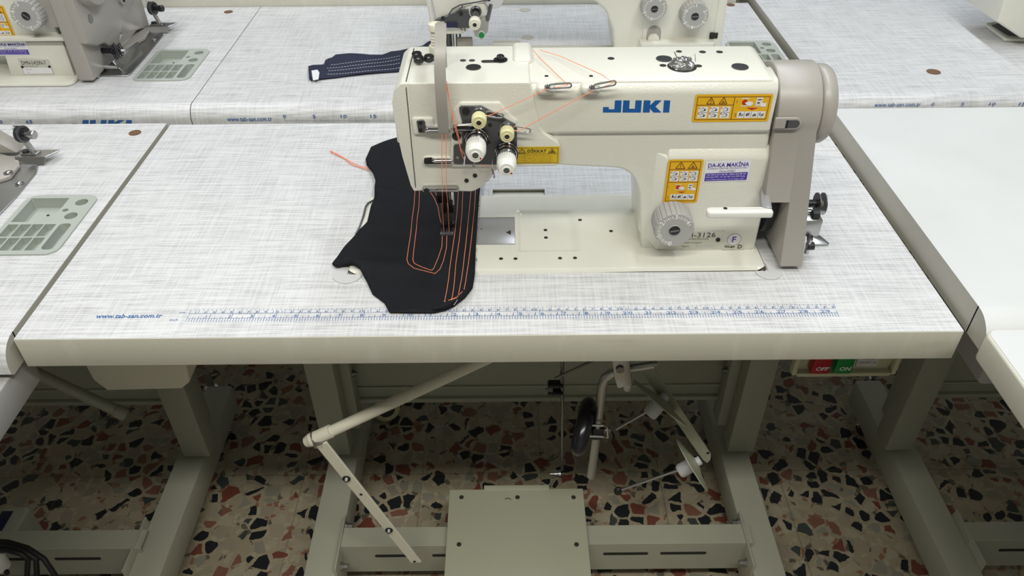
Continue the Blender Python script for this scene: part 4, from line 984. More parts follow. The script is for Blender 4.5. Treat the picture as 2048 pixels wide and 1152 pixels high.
# ------------------------------------------------------------------ cloth under the needles
def cloth(pts_px, hfun, m, label_, name, step=.006, thick=.0014, zb=.006):
    poly = [Zp(px, py, zb) for px, py in pts_px]; poly2 = []
    n = len(poly)
    for i in range(n):
        a, c = poly[i], poly[(i + 1) % n]; k = max(1, int((c - a).length / step))
        for j in range(k): poly2.append(a.lerp(c, j / k))
    P = [Vector((p.x, p.y)) for p in poly2]; ed = [(i, (i + 1) % len(P)) for i in range(len(P))]; loop = [(p.x, p.y) for p in poly2]
    xs = [p.x for p in P]; ys = [p.y for p in P]; x = min(xs) + step / 2
    while x < max(xs):
        y = min(ys) + step / 2
        while y < max(ys):
            if inside(loop, x, y) and min((Vector((x, y)) - q).length for q in P[:len(loop)]) > step * .5: P.append(Vector((x, y)))
            y += step
        x += step
    V, E_, F, *_ = delaunay_2d_cdt(P, ed, [], 0, 1e-7)
    F = [tuple(f) for f in F if inside(loop, sum(V[i].x for i in f) / 3, sum(V[i].y for i in f) / 3)]
    b = MB(); b.add([(v.x, v.y, hfun(v.x, v.y)) for v in V], F, m); o = b.build(name, loc=(V[0].x, V[0].y, .004), smooth=60)
    s_ = o.modifiers.new('s', 'SOLIDIFY'); s_.thickness = thick; s_.offset = 1
    return o
def gx(v, c, s): return math.exp(-((v - c) / s) ** 2)
pA, pB, pC = Zp(672, 528, .01), Zp(800, 530, .01), Zp(735, 575, .01)
fold0, fold1 = Zp(668, 527, .006), Zp(860, 535, .006)
def h1(x, y):
    z = .0060
    if x < .171 or y < .111: z = .0022 + .0038 * max(0, min(1, (x - .10) / .07)) * max(0, min(1, (y - .07) / .04))
    z = .0022 + .0046 * (1 / (1 + math.exp(-(x - .166) / .006))) * (1 / (1 + math.exp(-(y - .106) / .005))) * 1.0
    z += .0012 * math.sin(y * 95 + x * 22) * max(0, 1 - abs(x - .2) / .12) * (0.5 + .5 * math.sin(x * 31))
    # standing fold that runs in from the lower left corner
    yl = fold0.y + (x - fold0.x) * (fold1.y - fold0.y) / (fold1.x - fold0.x)
    amp = max(0, min(1, (fold1.x - x) / .11)) * max(.25, min(1, (x - fold0.x) / .03)); z += .0085 * amp * math.exp(-((y - yl - .002) / .010) ** 2)
    z += .0022 * gx(y, .205 + (x - .2) * .3, .008) * max(0, min(1, (.27 - x) / .05)); z += .0018 * gx(y, .262 + (x - .2) * .25, .007) * max(0, min(1, (.28 - x) / .05))
    z += .003 * gx(y, .300 - (x - .2) * .35, .010) * max(0, min(1, (.27 - x) / .04))
    return max(z, .0016)
CP = [(800, 275), (770, 284), (742, 292), (731, 316), (733, 328), (746, 346), (751, 362), (749, 396), (741, 420), (735, 445), (716, 467), (690, 490), (682, 500), (664, 527), (668, 531),
      (705, 533), (720, 540), (733, 560), (744, 583), (768, 601), (778, 621), (830, 621), (868, 621), (890, 616), (908, 608), (930, 591), (945, 572), (950, 545), (952, 490), (956, 430), (960, 380), (964, 345), (967, 300), (968, 272), (900, 262)]
cl = cloth(CP, h1, 'cloth', '', 'cloth_panel')
cl.name = 'black_fabric'; tag(cl, 'black cloth panel with orange double stitch lines, lying under the twin needles', 'fabric')
def stitch(b, pts_px, m='orange', r=.00048, dash=.0026, gap=.0005, hf=h1, zb=.0062, up=.0018):
    P = [Zp(px, py, zb) for px, py in pts_px]; D = [0]
    for i in range(1, len(P)): D.append(D[-1] + (P[i] - P[i - 1]).length)
    def at(s):
        for i in range(1, len(P)):
            if s <= D[i] or i == len(P) - 1:
                q = P[i - 1].lerp(P[i], min(1, (s - D[i - 1]) / max(1e-9, D[i] - D[i - 1]))); return Vector((q.x, q.y, hf(q.x, q.y) + up))
    s = 0
    while s < D[-1]:
        e = min(D[-1], s + dash); a, c = at(s), at(e); mid = (a + c) / 2 + Vector((0, 0, .0002)); b.tube([a - Z_ * .0003, mid, c - Z_ * .0003], [r * .6, r, r * .6], m, 5); s = e + gap
b = MB()
for L in ([(831, 385), (828, 415), (824, 450), (819, 490), (814, 522), (817, 532), (828, 539), (850, 543), (870, 547), (880, 540), (887, 525), (893, 500), (894, 472)],
          [(840, 385), (838, 415), (834, 450), (829, 495), (826, 523), (829, 531), (845, 537), (864, 542), (868, 538), (877, 518), (884, 497), (885, 470)],
          [(860, 387), (870, 402), (876, 416), (880, 440), (886, 460)], [(870, 387), (880, 406)],
          [(917, 386), (914, 430), (909, 475), (901, 530), (894, 575), (889, 600)], [(926, 386), (924, 430), (919, 480), (912, 530), (907, 575), (903, 598)],
          [(942, 386), (938, 430), (932, 490), (926, 540), (917, 585)], [(952, 370), (949, 420), (943, 480), (937, 530), (928, 576)], [(887, 599), (891, 600)], [(896, 598), (912, 592), (925, 580)]):
    stitch(b, L)
b.build('stitching', cl)
b = MB(); E0 = [Zp(*p, .0045) for p in ((866, 621), (890, 616), (908, 607), (930, 590), (943, 573))]
b.tube([p + Z_ * .0025 for p in E0], [.0016, .0028, .0030, .0026, .0016], 'cloth', 8); b.tube([Zp(903, 603, .008), Zp(915, 600, .009), Zp(908, 610, .006)], .0004, 'wthread', 5); b.tube([Zp(900, 600, .009), Zp(912, 596, .010), Zp(918, 592, .009)], .0004, 'orange', 5)
lab(b.build('rolled_corner', cl), 'rolled under corner with thread ends')
# frayed right edge
b = MB(); R_ = random.Random(4)
for k in range(46):
    t_ = R_.random(); py = 372 + t_ * 165; px = 960.5 - (py - 372) * .055; q = Zp(px, py, .0062); q.z = h1(q.x, q.y)
    b.tube([q - X * .002 + Z_ * .0006, q + X * (.0004 + R_.random() * .0012) + Vector((0, R_.uniform(-.001, .001), 0))], .00016, 'wthread' if R_.random() < .35 else 'cloth', 4)
b.build('frayed_edge', cl)
b = MB(); b.tube([Zp(738, 340, .003), Zp(722, 335, .0022), Zp(705, 330, .002), Zp(690, 318, .002), Zp(676, 311, .002), Zp(664, 304, .003)], .0006, 'orange', 6)
b.tube([Zp(740, 336, .003), Zp(722, 333, .003), Zp(706, 326, .003), Zp(690, 317, .003), Zp(675, 308, .003), Zp(661, 302, .003)], .0006, 'orange', 6)
for k in range(5): b.tube([Zp(666, 305, .002), Zp(659 + k * 1.5, 301 + (k % 3) * 2, .002)], .0004, 'orange', 4)
tag(b.build('loose_thread'), 'loose orange thread tail on the tabletop left of the black cloth', 'thread')
b = MB(); b.tube([Zp(752, 398, .002), Zp(742, 403, .006), Zp(736, 406, .007), Zp(731, 414, .007), Zp(727, 432, .006), Zp(720, 452, .005), Zp(712, 468, .003)], .0013, 'gun', 8)
tag(b.build('wire_loop'), 'bent dark wire loop poking out left of the black cloth', 'wire')
# threads running over the machine
b = MB(); th = lambda *p: b.tube(list(p), .00042, 'orange', 6)
yy = .131
th(Zp(1066, 100, .2385), Zp(1082, 118, .237), Yp(1136, 170, .1385), Yp(1092, 179, .137), Yp(1040, 203, .134), Yp(984, 229, .1365), Yp(972, 232, .135))
th(Zp(1080, 100, .2385), Zp(1120, 112, .2370), Yp(1205, 150, .146), Yp(1227, 166, .1375), Yp(1187, 181, .137), Yp(1100, 227, .135), Yp(1042, 260, .135), Yp(1025, 262, .135))
th(Yp(956, 248, .134), Yp(956, 268, .131)); th(Yp(1017, 278, .134), Yp(1019, 299, .131))
th(Yp(892, 168, .142), Yp(902, 215, .134), Yp(913, 257, .131), Yp(918, 275, .133), Yp(921, 300, .134), Yp(927, 318, .133)); th(Yp(893, 162, .142), Yp(899, 200, .134), Yp(909, 252, .131), Yp(916, 276, .133), Yp(920, 295, .134), Yp(929, 310, .133))
for dx in (0, 8.5): th(Yp(884 + dx, 268, .137), Yp(883.5 + dx, 300, .136), Yp(884 + dx, 345, .1365), Yp(884.5 + dx, 384, .136), Yp(885 + dx * 1.2, 400, .160), Yp(886 + dx * 1.25, 430, .19), Yp(888 + dx * 1.25, 463, .192))
th(Yp(988, 340, .134), Yp(984, 350, .16), Zp(975, 362, .06), Zp(962, 370, .012)); th(Yp(962, 330, .139), Yp(978, 333, .138))
th(Yp(931, 299, .1345), Yp(941, 303, .137))
tag(b.build('needle_thread'), 'orange sewing threads strung over the large sewing machine', 'thread')

# navy piece with white stitches and a white tag
NP = [(617, 136), (627, 133), (648, 131), (651, 122), (656, 119), (664, 117), (672, 111), (700, 110), (740, 112), (765, 111), (782, 105), (800, 104), (822, 100), (845, 94), (856, 85), (866, 82), (872, 96), (800, 143), (760, 146), (700, 152), (650, 158), (619, 162)]
hN = lambda x, y: ZB + .0028 + .001 * math.sin(x * 60 + y * 20)
cn = cloth(NP, hN, 'navy', '', 'cloth_piece', step=.008, thick=.002, zb=ZB + .002)
tag(cn, 'navy cloth piece with pale stitch lines and a small white tag, on the table behind', 'fabric')
b = MB()
for L in ([(662, 131), (720, 126), (800, 114)], [(654, 138), (720, 133), (800, 120)], [(657, 143), (720, 139), (800, 128)], [(655, 150), (720, 147), (800, 137)]): stitch(b, L, 'wthread', .0006, .0035, .0015, hN, ZB + .003, .0024)
b.build('stitching', cn)
b = MB(); q = [Zp(*p, ZB + .006) for p in ((623, 142), (635, 140), (639, 146), (637, 159), (626, 161))]; b.prism(q, (0, 0, .0008), 'paper'); lab(b.build('tag', cn), 'small white tag'); 
b = MB(); R_ = random.Random(2)
for k in range(9):
    px = 645 + k * 9; py = 118 - k * .9 if px > 660 else 128; q = Zp(px, py + 1, ZB + .004); b.tube([q, q + Vector((R_.uniform(-.002, .002), .004, .001))], .0003, 'navy', 4)
b.build('frayed_edge', cn)

# ------------------------------------------------------------------ machines on the neighbouring tables
def casting(root, ox, oy, oz, colm='cream'):
    """body and bed of a neighbouring machine, same build size as the large one; ox etc. shift it"""
    s = lambda p: [(a + ox, c + oz) for a, c in p]
    b = MB(); arm_ = round_poly(s([(.245, .2335), (.245, .115), (.262, .098), (.335, .095), (.352, .118), (.41, .1320), (.500, .128), (.520, .10), (.528, .10 - .095), (.681, .005), (.681, .228)]), [.012, .01, .01, .02, .02, .01, .02, .05, 0, 0, .012], 8)
    b.xz(arm_, oy + .158, oy + .252, colm, .007, 4)
    b.xy(round_poly([(ox + .5300, oy + .154), (ox + .681, oy + .154), (ox + .681, oy + .270), (ox + .5300, oy + .270)], [.03, .003, .01, .02], 6), oz + .003, oz + .15, colm, .003)
    b.build('machine_body', root)
    b = MB(); b.xy(rect(ox + .172, ox + .6885, oy + .1125, oy + .289, .012, 5), oz + .0003, oz + .005, 'creamsm', .002, 2)
    b.build('bed', root)
# behind, centre: single needle with two dials
mc = thing('sewing_machine', 'cream single-needle machine with two grey dials, behind the large machine', 'sewing machine', (.48, .75, ZB), 'sewing machines')
sx, sy_, sz = 0.085, YF + .005, ZB
b = MB(); ya = sy_ + .155
q0, q1, q2, q3 = Yp(1262, 60, ya), Yp(1437, 60, ya), Yp(1200, 0, ya), Yp(1440, 0, ya)
ar = [(.2350, .235), (Yp(851, 0, ya).x, Yp(851, 0, ya).z), (Yp(860, 47, ya).x, Yp(860, 49, ya).z), (Yp(872, 52, ya).x, Yp(880, 70, ya).z), (Yp(925, 70, ya).x, Yp(925, 70, ya).z), (Yp(950, 50, ya).x, Yp(950, 50, ya).z), (Yp(975, 22, ya).x, Yp(975, 22, ya).z + .0), (Yp(1000, 0, ya).x, Yp(1000, 0, ya).z + .006), (Yp(1100, -12, ya).x, Yp(1100, -6, ya).z), (Yp(1190, 3, ya).x, Yp(1190, 3, ya).z), (Yp(1212, 22, ya).x, Yp(1212, 24, ya).z), (Yp(1225, 60, ya).x, Yp(1225, 60, ya).z), (Yp(1232, 100, ya).x, .03), (q1.x + .004, .03), (q1.x, .235)]
b.xz(round_poly(ar, [.01, .01, .008, .006, .012, .02, .01, .01, .01, .02, .02, .03, 0, 0, .01], 6), ya, ya + .10, 'cream', .006, 3)
a = Yp(1283, 90, ya - .003); c = Yp(1424, 10, ya - .003)
b.xz([(a.x, .03), (c.x, .03), (c.x, .22), (a.x, .22)], ya - .0035, ya + .02, 'cream', .002)
b.build('machine_body', mc)
b = MB(); l0, l1 = Yp(1281, 90, ya - .02), Yp(1430, 90, ya - .02); b.xy(round_poly([(l0.x, ya - .022), (l1.x, ya - .022), (l1.x, ya + .01), (l0.x, ya + .01)], [.006, .006, 0, 0]), l0.z - .004, l0.z + .003, 'creamsm', .0015); b.box(l0.x, l1.x - .01, ya - .008, ya + .08, ZB, l0.z, 'cream', .002); b.build('oil_ledge', mc)
b = MB(); b.xy(rect(.215, .775, YF + .105, .788, .012, 5), ZB + .0003, ZB + .005, 'creamsm', .002, 2); b.build('bed', mc)
b = MB(); p = Yp(1432, 60, ya); b.xz([(p.x - .004, ZB + .01), (p.x + .014, ZB + .01), (p.x + .010, .235), (p.x - .004, .235)], ya - .002, ya + .10, 'cream', .003); b.box(p.x - .010, p.x + .004, ya - .004, ya + .004, l0.z + .004, l0.z + .014, 'hole', .001); b.build('end_cover', mc)
for (px, py, r, ring) in ((1309, 18, .0215, True), (1390, 33, .0235, False)):
    q = Yp(px, py, ya - .028); dial(mc, q.x, q.z, ya - .003, ya - .028, r, (('0', 150), ('1', 90), ('2', 30), ('3', -30), ('4', -95), ('5', -145)) if not ring else (('0', 60), ('1', 30), ('2', 120), ('3', -160), ('4', -100)), 5, True)
b = MB(); q = Yp(1307, 78, ya - .008); b.xz(round_poly([(q.x - .012, q.z - .012), (q.x + .013, q.z - .012), (q.x + .013, q.z + .022), (q.x - .012, q.z + .022)], [0, 0, .012, .012], 6), ya - .0045, ya, 'taupe', .001); b.build('screw_recess', mc); b = MB(); b.lathe((q.x, ya - .004, q.z - .001), (0, -1, 0), [(.010, 0), (.010, .006), (.008, .007)], 'creamsm', 20); b.build('adjusting_screw', mc)
b = MB(); q = Yp(1355, -4, ya - .004); b.box(q.x - .025, q.x + .025, ya - .0042, ya - .0036, q.z, q.z + .03, 'yellow'); b.build('warning_sticker', mc)
# its face end
yb_ = ya - .004
b = MB(); P_ = [(866, 45), (874, 38), (910, 26), (920, 20), (945, 18), (950, 40), (945, 55), (915, 56), (890, 50), (868, 49)]
b.xz([Yp(p[0], p[1], yb_).xz for p in P_], yb_ - .002, yb_ + .006, 'gun', .0008, 1)
for p_ in ((886, 36), (922, 27)): q = Yp(*p_, yb_ - .002); b.lathe((q.x, yb_ - .002, q.z), (0, -1, 0), [(.0036, 0), (.0036, .0015)], 'black', 14)
q = Yp(905, 50, yb_ - .004); b.box(q.x - .012, q.x + .008, yb_ - .006, yb_, q.z - .004, q.z + .004, 'navyplas'); b.build('tension_plate', mc)
b = MB()
for pth in ([(897, 30), (905, 18), (920, 10), (960, 3), (975, 0)], [(910, 25), (918, 20), (924, 15), (925, 11)], [(913, 46), (918, 52), (922, 58), (926, 60)], [(928, 40), (929, 55), (930, 62)]): b.tube([Yp(p[0], p[1], yb_ - .003) for p in pth], .0012, 'gun', 6)
b.tube([Yp(863, 0, yb_), Yp(870, 35, yb_)], .0014, 'chrome', 8); b.tube([Yp(975, 40, yb_), Yp(982, 8, yb_)], .0035, 'gun', 8); b.build('thread_guide', mc)
base = Yp(952, 20, ya); f = fy(base, 50); b = MB(); b.lathe((base.x, ya + .002, base.z), (0, -1, 0), [(.018, 0), (.018, .003), (.012, .004), (.012, .01)], 'cream', 28)
for k in range(4): b.torus((base.x, ya - .004 - k * .003, base.z), Y_, .0100 - k * .0006, .0013, 'steeldk' if k % 2 else 'gun', 24, 6)
b.lathe((base.x, ya, base.z), (0, -1, 0), [(.006, 0), (.006, ya - f - .01)], 'blackgl', 18); tn = b.build('tension_post', mc)
b = MB(); knob(b, (base.x, f + .016, base.z), f, .0100, 'ivory'); b.build('tension_knob', tn)
q = Yp(988, 0, ya); b = MB(); b.lathe((q.x, ya + .002, q.z + .004), (0, -1, 0), [(.017, 0), (.017, .006), (.016, .007)], 'lgrey', 32); q = Yp(978, 0, ya - .006); b.disc((q.x, ya - .005, q.z), (0, -1, 0), .0025, 'hole'); b.build('round_cap', mc)
b = MB(); b.xz(round_poly([Yp(p[0], p[1], ya).xz for p in ((965, 30), (978, 40), (976, 62), (964, 78), (950, 70), (945, 55))], .003), ya - .004, ya + .012, 'taupe', .001); q = Yp(963, 70, ya - .008)
b.build('switch_bracket', mc); b = MB(); b.lathe((q.x, ya - .004, q.z), (0, -1, 0), [(.0066, 0), (.0066, .004)], 'lgrey', 24); b.lathe((q.x, ya - .008, q.z), (0, -1, 0), [(.0050, 0), (.0050, .0012)], 'green', 24); lab(b.build('green_button', mc), 'round green push button')
b = MB(); q = Yp(930, 90, ya + .03); b.xz(round_poly([(q.x - .014, q.z - .012), (q.x + .014, q.z - .012), (q.x + .014, q.z + .014), (q.x - .014, q.z + .014)], [.009, .009, .003, .003], 6), ya + .026, ya + .034, 'taupe', .001)
for px, r in ((897, .0048), (905, .003), (913, .0016), (920, .0018)): a = Yp(px, 72, ya + .045); b.tube([a + Z_ * .03, (a.x, a.y, ZB + .006)], r, 'gun' if px != 905 else 'steel', 10)
b.build('presser_foot', mc)
b = MB(); q0 = Zp(975, 92, ZB); b.slab(round_poly([(Zp(976, 92, ZB).x, .792), (Zp(1054, 92, ZB).x, .792), (Zp(1054, 92, ZB).x, .828), (Zp(976, 92, ZB).x, .828)], [0, 0, .006, .006]), [], ZB + .0002, ZB + .0016, 'lgrey', 'lgrey')
b.box(Zp(986, 92, ZB).x, Zp(1041, 92, ZB).x, .794, .820, ZB + .0017, ZB + .0022, 'edgedk'); b.box(Zp(986, 92, ZB).x, Zp(1041, 92, ZB).x, .794, .808, ZB + .0022, ZB + .0026, 'creamsm'); b.build('hinge_pocket', bmid)

# upper left: machine with the DMN plate
ml = thing('sewing_machine', 'cream machine with the DMN-5420N-7 plate and a grey dial, cut by the upper left edge', 'sewing machine', (-.50, .70, ZB), 'sewing machines')
yl = .664
b = MB(); a = Yp(24, 157, yl); c = Yp(151, 156, yl); d = Yp(125, 84, yl); e_ = Yp(1, 84, yl)
b.hexa([(a.x, yl, ZB + .003), (c.x, yl, ZB + .003), (c.x, yl + .12, ZB + .003), (a.x, yl + .12, ZB + .003), (e_.x, yl, d.z), (d.x, yl, d.z), (d.x, yl + .12, d.z), (e_.x, yl + .12, d.z)], 'cream', .0015)
l0 = Yp(-30, 78, yl - .012); l1 = Yp(138, 78, yl - .012)
b.xy(round_poly([(l0.x - .05, yl - .012), (l1.x, yl - .012), (l1.x, yl + .10), (l0.x - .05, yl + .10)], [0, .006, 0, 0]), l1.z - .004, l1.z + .003, 'creamsm', .0015)
q = Yp(96, 0, yl); b.xz(round_poly([(-.70, l1.z), (Yp(118, 74, yl).x, l1.z), (Yp(118, 74, yl).x, .235), (-.98, .235), (-.98, .09), (-.70, .12), (-.66, .11)], [0, 0, .01, .01, .01, .02, .02]), yl - .001, yl + .11, 'cream', .004, 3)
b.build('machine_body', ml)
b = MB(); b.xy(rect(-1.0, Zp(152, 168, ZB).x - .001, .628, .83, .014, 6), ZB + .0003, ZB + .005, 'creamsm', .002, 2); b.build('bed', ml)
q = Yp(52, 32, yl - .03); dial(ml, q.x, q.z, yl, yl - .03, .0255, (('0', 35), ('1', -30), ('2', -85), ('3', -155), ('4', 160), ('5', 110)), -40, True)
a = Yp(-28, 75, yl - .001); c = Yp(33, 75, yl - .001); d = Yp(13, 11, yl - .001); warning(ml, (a.x, yl - .0012, a.z), X, Z_, c.x - a.x, d.z - a.z, True)
a = Yp(-8, 111, yl); c = Yp(62, 109, yl); d = Yp(50, 83, yl); shop_sticker(ml, (a.x, yl - .0002, a.z), X, Z_, c.x - a.x, d.z - a.z)
a = Yp(48, 149, yl); c = Yp(110, 149, yl); d = Yp(100, 117, yl); W_ = c.x - a.x; H_ = d.z - a.z; b = MB(); o = Vector((a.x, yl - .0006, a.z)); b.prism([o, o + X * W_, o + X * W_ + Z_ * H_, o + Z_ * H_], (0, .001, 0), 'metalplate', .0003, 1)
o = Vector((a.x, yl - .0009, a.z)); b.text('DMN-5420N-7', o + X * W_ * .08 + Z_ * H_ * .62, X, Z_, H_ * .25, 'ink', width=W_ * .78); b.poly([o + Z_ * H_ * .05 + X * W_ * .04, o + Z_ * H_ * .05 + X * W_ * .96, o + Z_ * H_ * .44 + X * W_ * .96, o + Z_ * H_ * .44 + X * W_ * .04], 'paper')
o = o - Y_ * .0002; b.text('JUKI CORPORATION', o + X * W_ * .12 + Z_ * H_ * .50, X, Z_, H_ * .06, 'ink', width=W_ * .45); b.text('Made in Japan', o + X * W_ * .14 + Z_ * H_ * .30, X, Z_, H_ * .06, 'ink'); b.text('Mfg.No.', o + X * W_ * .14 + Z_ * H_ * .12, X, Z_, H_ * .05, 'ink')
for fx in (.06, .93): b.disc(o + X * W_ * fx + Z_ * H_ * .5, (0, -1, 0), .0022, 'hole', .0006, 12)
b.build('name_plate', ml)
# big grey belt cover of that machine
b = MB(); yc = .645
def CV(px, py, y): p = Yp(px, py, y); return p
f0, f1, f2_, f3 = CV(157, 163, .640), CV(190, 166, .640), CV(140, 70, .645), CV(166, 70, .645)
b.hexa([(f0.x, .640, f0.z), (f1.x, .640, f0.z), (f1.x, .76, f0.z), (f0.x, .76, f0.z), (f0.x - .004, .645, .20), (f1.x - .004, .645, .20), (f1.x - .004, .90, .20), (f0.x - .004, .90, .20)], 'taupe', .004, 3)
xr = f1.x - .002
side = [(.645, .20), (.642, .09), (.66, .082), (.672, .075), (.70, .07), (.71, .060), (.745, .048), (.78, .07), (.84, .09), (.90, .10), (.90, .20)]
b.yz(round_poly(side, .004, 3), xr - .008, xr + .012, 'taupe', .003, 2)
b.yz(round_poly([(.78, .055), (.90, .026), (.90, .15), (.86, .20), (.78, .20)], .004, 3), xr - .008, xr + .006, 'taupe', .003, 2)
b.box(Yp(96, 50, .66).x, f1.x - .004, .650, .72, Yp(110, 56, .65).z, .20, 'taupe', .003); b.build('belt_cover', ml)
b = MB(); q = ux_ = Vector((xr + .012, .745, .11))
b.lathe((xr + .010, .700, .185), X, [(.050, 0), (.050, .012), (.046, .02), (.030, .024), (.028, .018)], 'taupe', 40); b.build('hand_wheel', ml)
b = MB(); b.lathe((xr + .010, .800, .112), X, [(.0085, 0), (.0085, .008), (.006, .009)], 'taupe', 24); b.disc((xr + .0195, .800, .112), X, .0045, 'hole', .0006, 16); b.disc((xr + .0122, .678, .120), X, .0075, 'steeldk', .0006, 20); b.build('cover_boss', ml)
b = MB(); q = Yp(120, 70, .70); b.box(q.x - .01, q.x + .018, .69, .76, ZB + .006, q.z + .01, 'blackgl', .004); b.build('drive_belt', ml)

# bobbin winders with tension posts of the two left tables
def winder_rail(nm, label_, z, rail, post, hinge_y=None, spindle=None, guard=None):
    t = thing('bobbin_winder', label_, 'bobbin winder', (rail[0].x, rail[0].y, z), 'bobbin winders')
    b = MB(); b.prism([Vector((p.x, p.y, z + .0005)) for p in rail], (0, 0, .0022), 'steel', .0006, 1); b.build('base_rail', t)
    return t
def tension_post(t, px, py, z, s=1.0):
    q = Zp(px, py, z + .010); x, y = q.x, q.y
    b = MB(); b.xy(round_poly([(x - .022 * s, y - .010), (x + .026 * s, y - .010), (x + .040 * s, y + .012), (x - .006 * s, y + .012)], .002), z + .010, z + .0125, 'steel', .0005, 1)
    b.hexa([(x - .016, y - .016, z + .0025), (x + .024, y - .016, z + .0025), (x + .024, y - .014, z + .0025), (x - .016, y - .014, z + .0025), (x - .020, y - .010, z + .0115), (x + .026, y - .010, z + .0115), (x + .026, y - .008, z + .0115), (x - .020, y - .008, z + .0115)], 'steel')
    b.xy(round_poly([(x - .014, y - .006), (x + .012, y - .006), (x + .014, y + .005), (x - .010, y + .005)], .002), z + .0125, z + .0155, 'steel', .0005, 1)
    b.lathe((x - .006, y - .001, z + .0155), Z_, [(.005, 0), (.005, .003)], 'black', 14); b.build('post_bracket', t)
    b = MB(); zc = z + .045
    b.hexa([(x + .002, y - .004, z + .0150), (x + .008, y - .004, z + .0150), (x + .008, y + .004, z + .0150), (x + .002, y + .004, z + .015), (x - .008, y - .006, zc + .012), (x - .006, y - .006, zc + .012), (x - .006, y + .006, zc + .012), (x - .008, y + .006, zc + .012)], 'steel', .0008)
    b.tube([(x - .007, y, zc + .010), (x - .008, y, zc + .018)], .0018, 'chrome', 8)
    for k, (r, m) in enumerate(((.0125, 'gun'), (.0105, 'chrome'), (.0128, 'gun'), (.0100, 'blackgl'))): b.lathe((x - .004 + k * .0026, y, zc), (1, -.25, .1), [(r * .8, 0), (r, .0008), (r, .0014), (r * .75, .002)], m, 28)
    b.lathe((x + .006, y - .002, zc), (1, -.25, .1), [(.004, 0), (.004, .008), (.0062, .009), (.0062, .016), (.005, .017)], 'steel' if s > .95 else 'blackgl', 20); b.build('tension_discs', t)
r_ = [Zp(-60, 480, .004), Zp(-5, 432, .004), Zp(33, 392, .004), Zp(72, 345, .004), Zp(78, 318, .004), Zp(40, 318, .004), Zp(-40, 400, .004)]
t1 = winder_rail('w', 'steel winder rail with a dark knurled tension post on the left table', .0015, r_, None)
tension_post(t1, 63, 310, .0015)
b = MB(); gg = [Zp(-40, 372, .010), Zp(20, 352, .010), Zp(38, 330, .010), Zp(36, 316, .010), Zp(0, 304, .012), Zp(-40, 300, .012)]
b.prism([Vector((p.x, p.y, .004)) for p in gg], (0, 0, .006), 'taupe', .002, 2); g2 = [Yp(-60, 330, .44), Yp(-60, 270, .44), Yp(0, 304, .44), Yp(30, 322, .44)]
b.prism([Vector((-.47, .41, .01)), Vector((-.375, .41, .01)), Vector((-.40, .41, .03)), Vector((-.47, .41, .10))], (0, .03, 0), 'taupe', .003); b.build('belt_guard', t1)
b = MB()
for p_ in ((17, 346), (36, 361)): q = Zp(*p_, .010); b.lathe((q.x, q.y, .004 if p_[0] > 20 else .009), Z_, [(.0045, 0), (.0045, .003), (.003, .004)], 'chrome', 12); b.torus((q.x, q.y, .0045 if p_[0] > 20 else .0105), Z_, .006, .001, 'steel', 16, 5)
b.build('mounting_screw', t1)
z_ = ZB; r_ = [Zp(195, 154, z_), Zp(255, 154, z_), Zp(262, 150, z_), Zp(295, 112, z_), Zp(327, 72, z_), Zp(325, 60, z_), Zp(297, 60, z_), Zp(250, 110, z_)]
t2 = winder_rail('w', 'steel winder rail with a black tension post beside the machine with the DMN plate', ZB, r_, None)
tension_post(t2, 316, 52, ZB, .9)
b = MB(); a0, a1 = Zp(247, 146, z_), Zp(287, 110, z_); b.prism([Vector((a0.x, a0.y, z_ + .002)), Vector((a1.x, a1.y, z_ + .002)), Vector((a1.x - .002, a1.y, z_ + .026)), Vector((a0.x - .012, a0.y, z_ + .022))], (-.002, 0, 0), 'steel', .0004, 1)
a = Zp(237, 136, z_ + .01); b.tube([(a.x - .03, a.y, z_ + .012), (a.x, a.y, z_ + .012)], .004, 'chrome', 10); b.box(a.x - .045, a.x - .028, a.y - .02, a.y - .012, z_ + .002, z_ + .035, 'steel', .001); b.box(a.x - .034, a.x - .028, a.y - .024, a.y - .018, z_ + .001, z_ + .030, 'steel', .001)
b.build('winder_bracket', t2)
b = MB(); q = Yp(232, 101, .70); b.tube([(q.x - .035, .70, q.z), (q.x, .70, q.z)], .005, 'blackgl', 12)
for dx in (-.003, .007):
    b.lathe((q.x + dx, .70, q.z), X, [(.006, -.001), (.006, .002)], 'blackgl', 14)
    for k in range(6): b.torus((q.x + dx, .70 + .009 * math.cos(k * PI / 3), q.z + .009 * math.sin(k * PI / 3)), X, .0036, .0009, 'blackgl', 12, 5)
b.lathe((q.x + .010, .70, q.z), X, [(.003, 0), (.002, .006)], 'chrome', 10); b.lathe((q.x - .065, .70, q.z - .002), X, [(.014, 0), (.014, .03), (.008, .032)], 'steeldk', 20); b.build('winder_wheel', t2)
b = MB()
for p_ in ((308, 79), (283, 70), (302, 62), (261, 116)): q = Zp(*p_, z_ + .004); b.lathe((q.x, q.y, z_ + .003), Z_, [(.0045, 0), (.0045, .003), (.003, .004)], 'chrome', 12)
b.build('mounting_screw', t2)
gl = [Zp(205, 60, ZB), Zp(285, 100, ZB)]
b = MB(); q = [Zp(232, 118, z_), Zp(292, 84, z_), Zp(302, 66, z_), Zp(298, 50, z_), Zp(262, 40, z_)]; b.prism([Vector((p.x, p.y, z_ + .003)) for p in q], (0, 0, .008), 'taupe', .002, 2); b.build('belt_guard', t2)

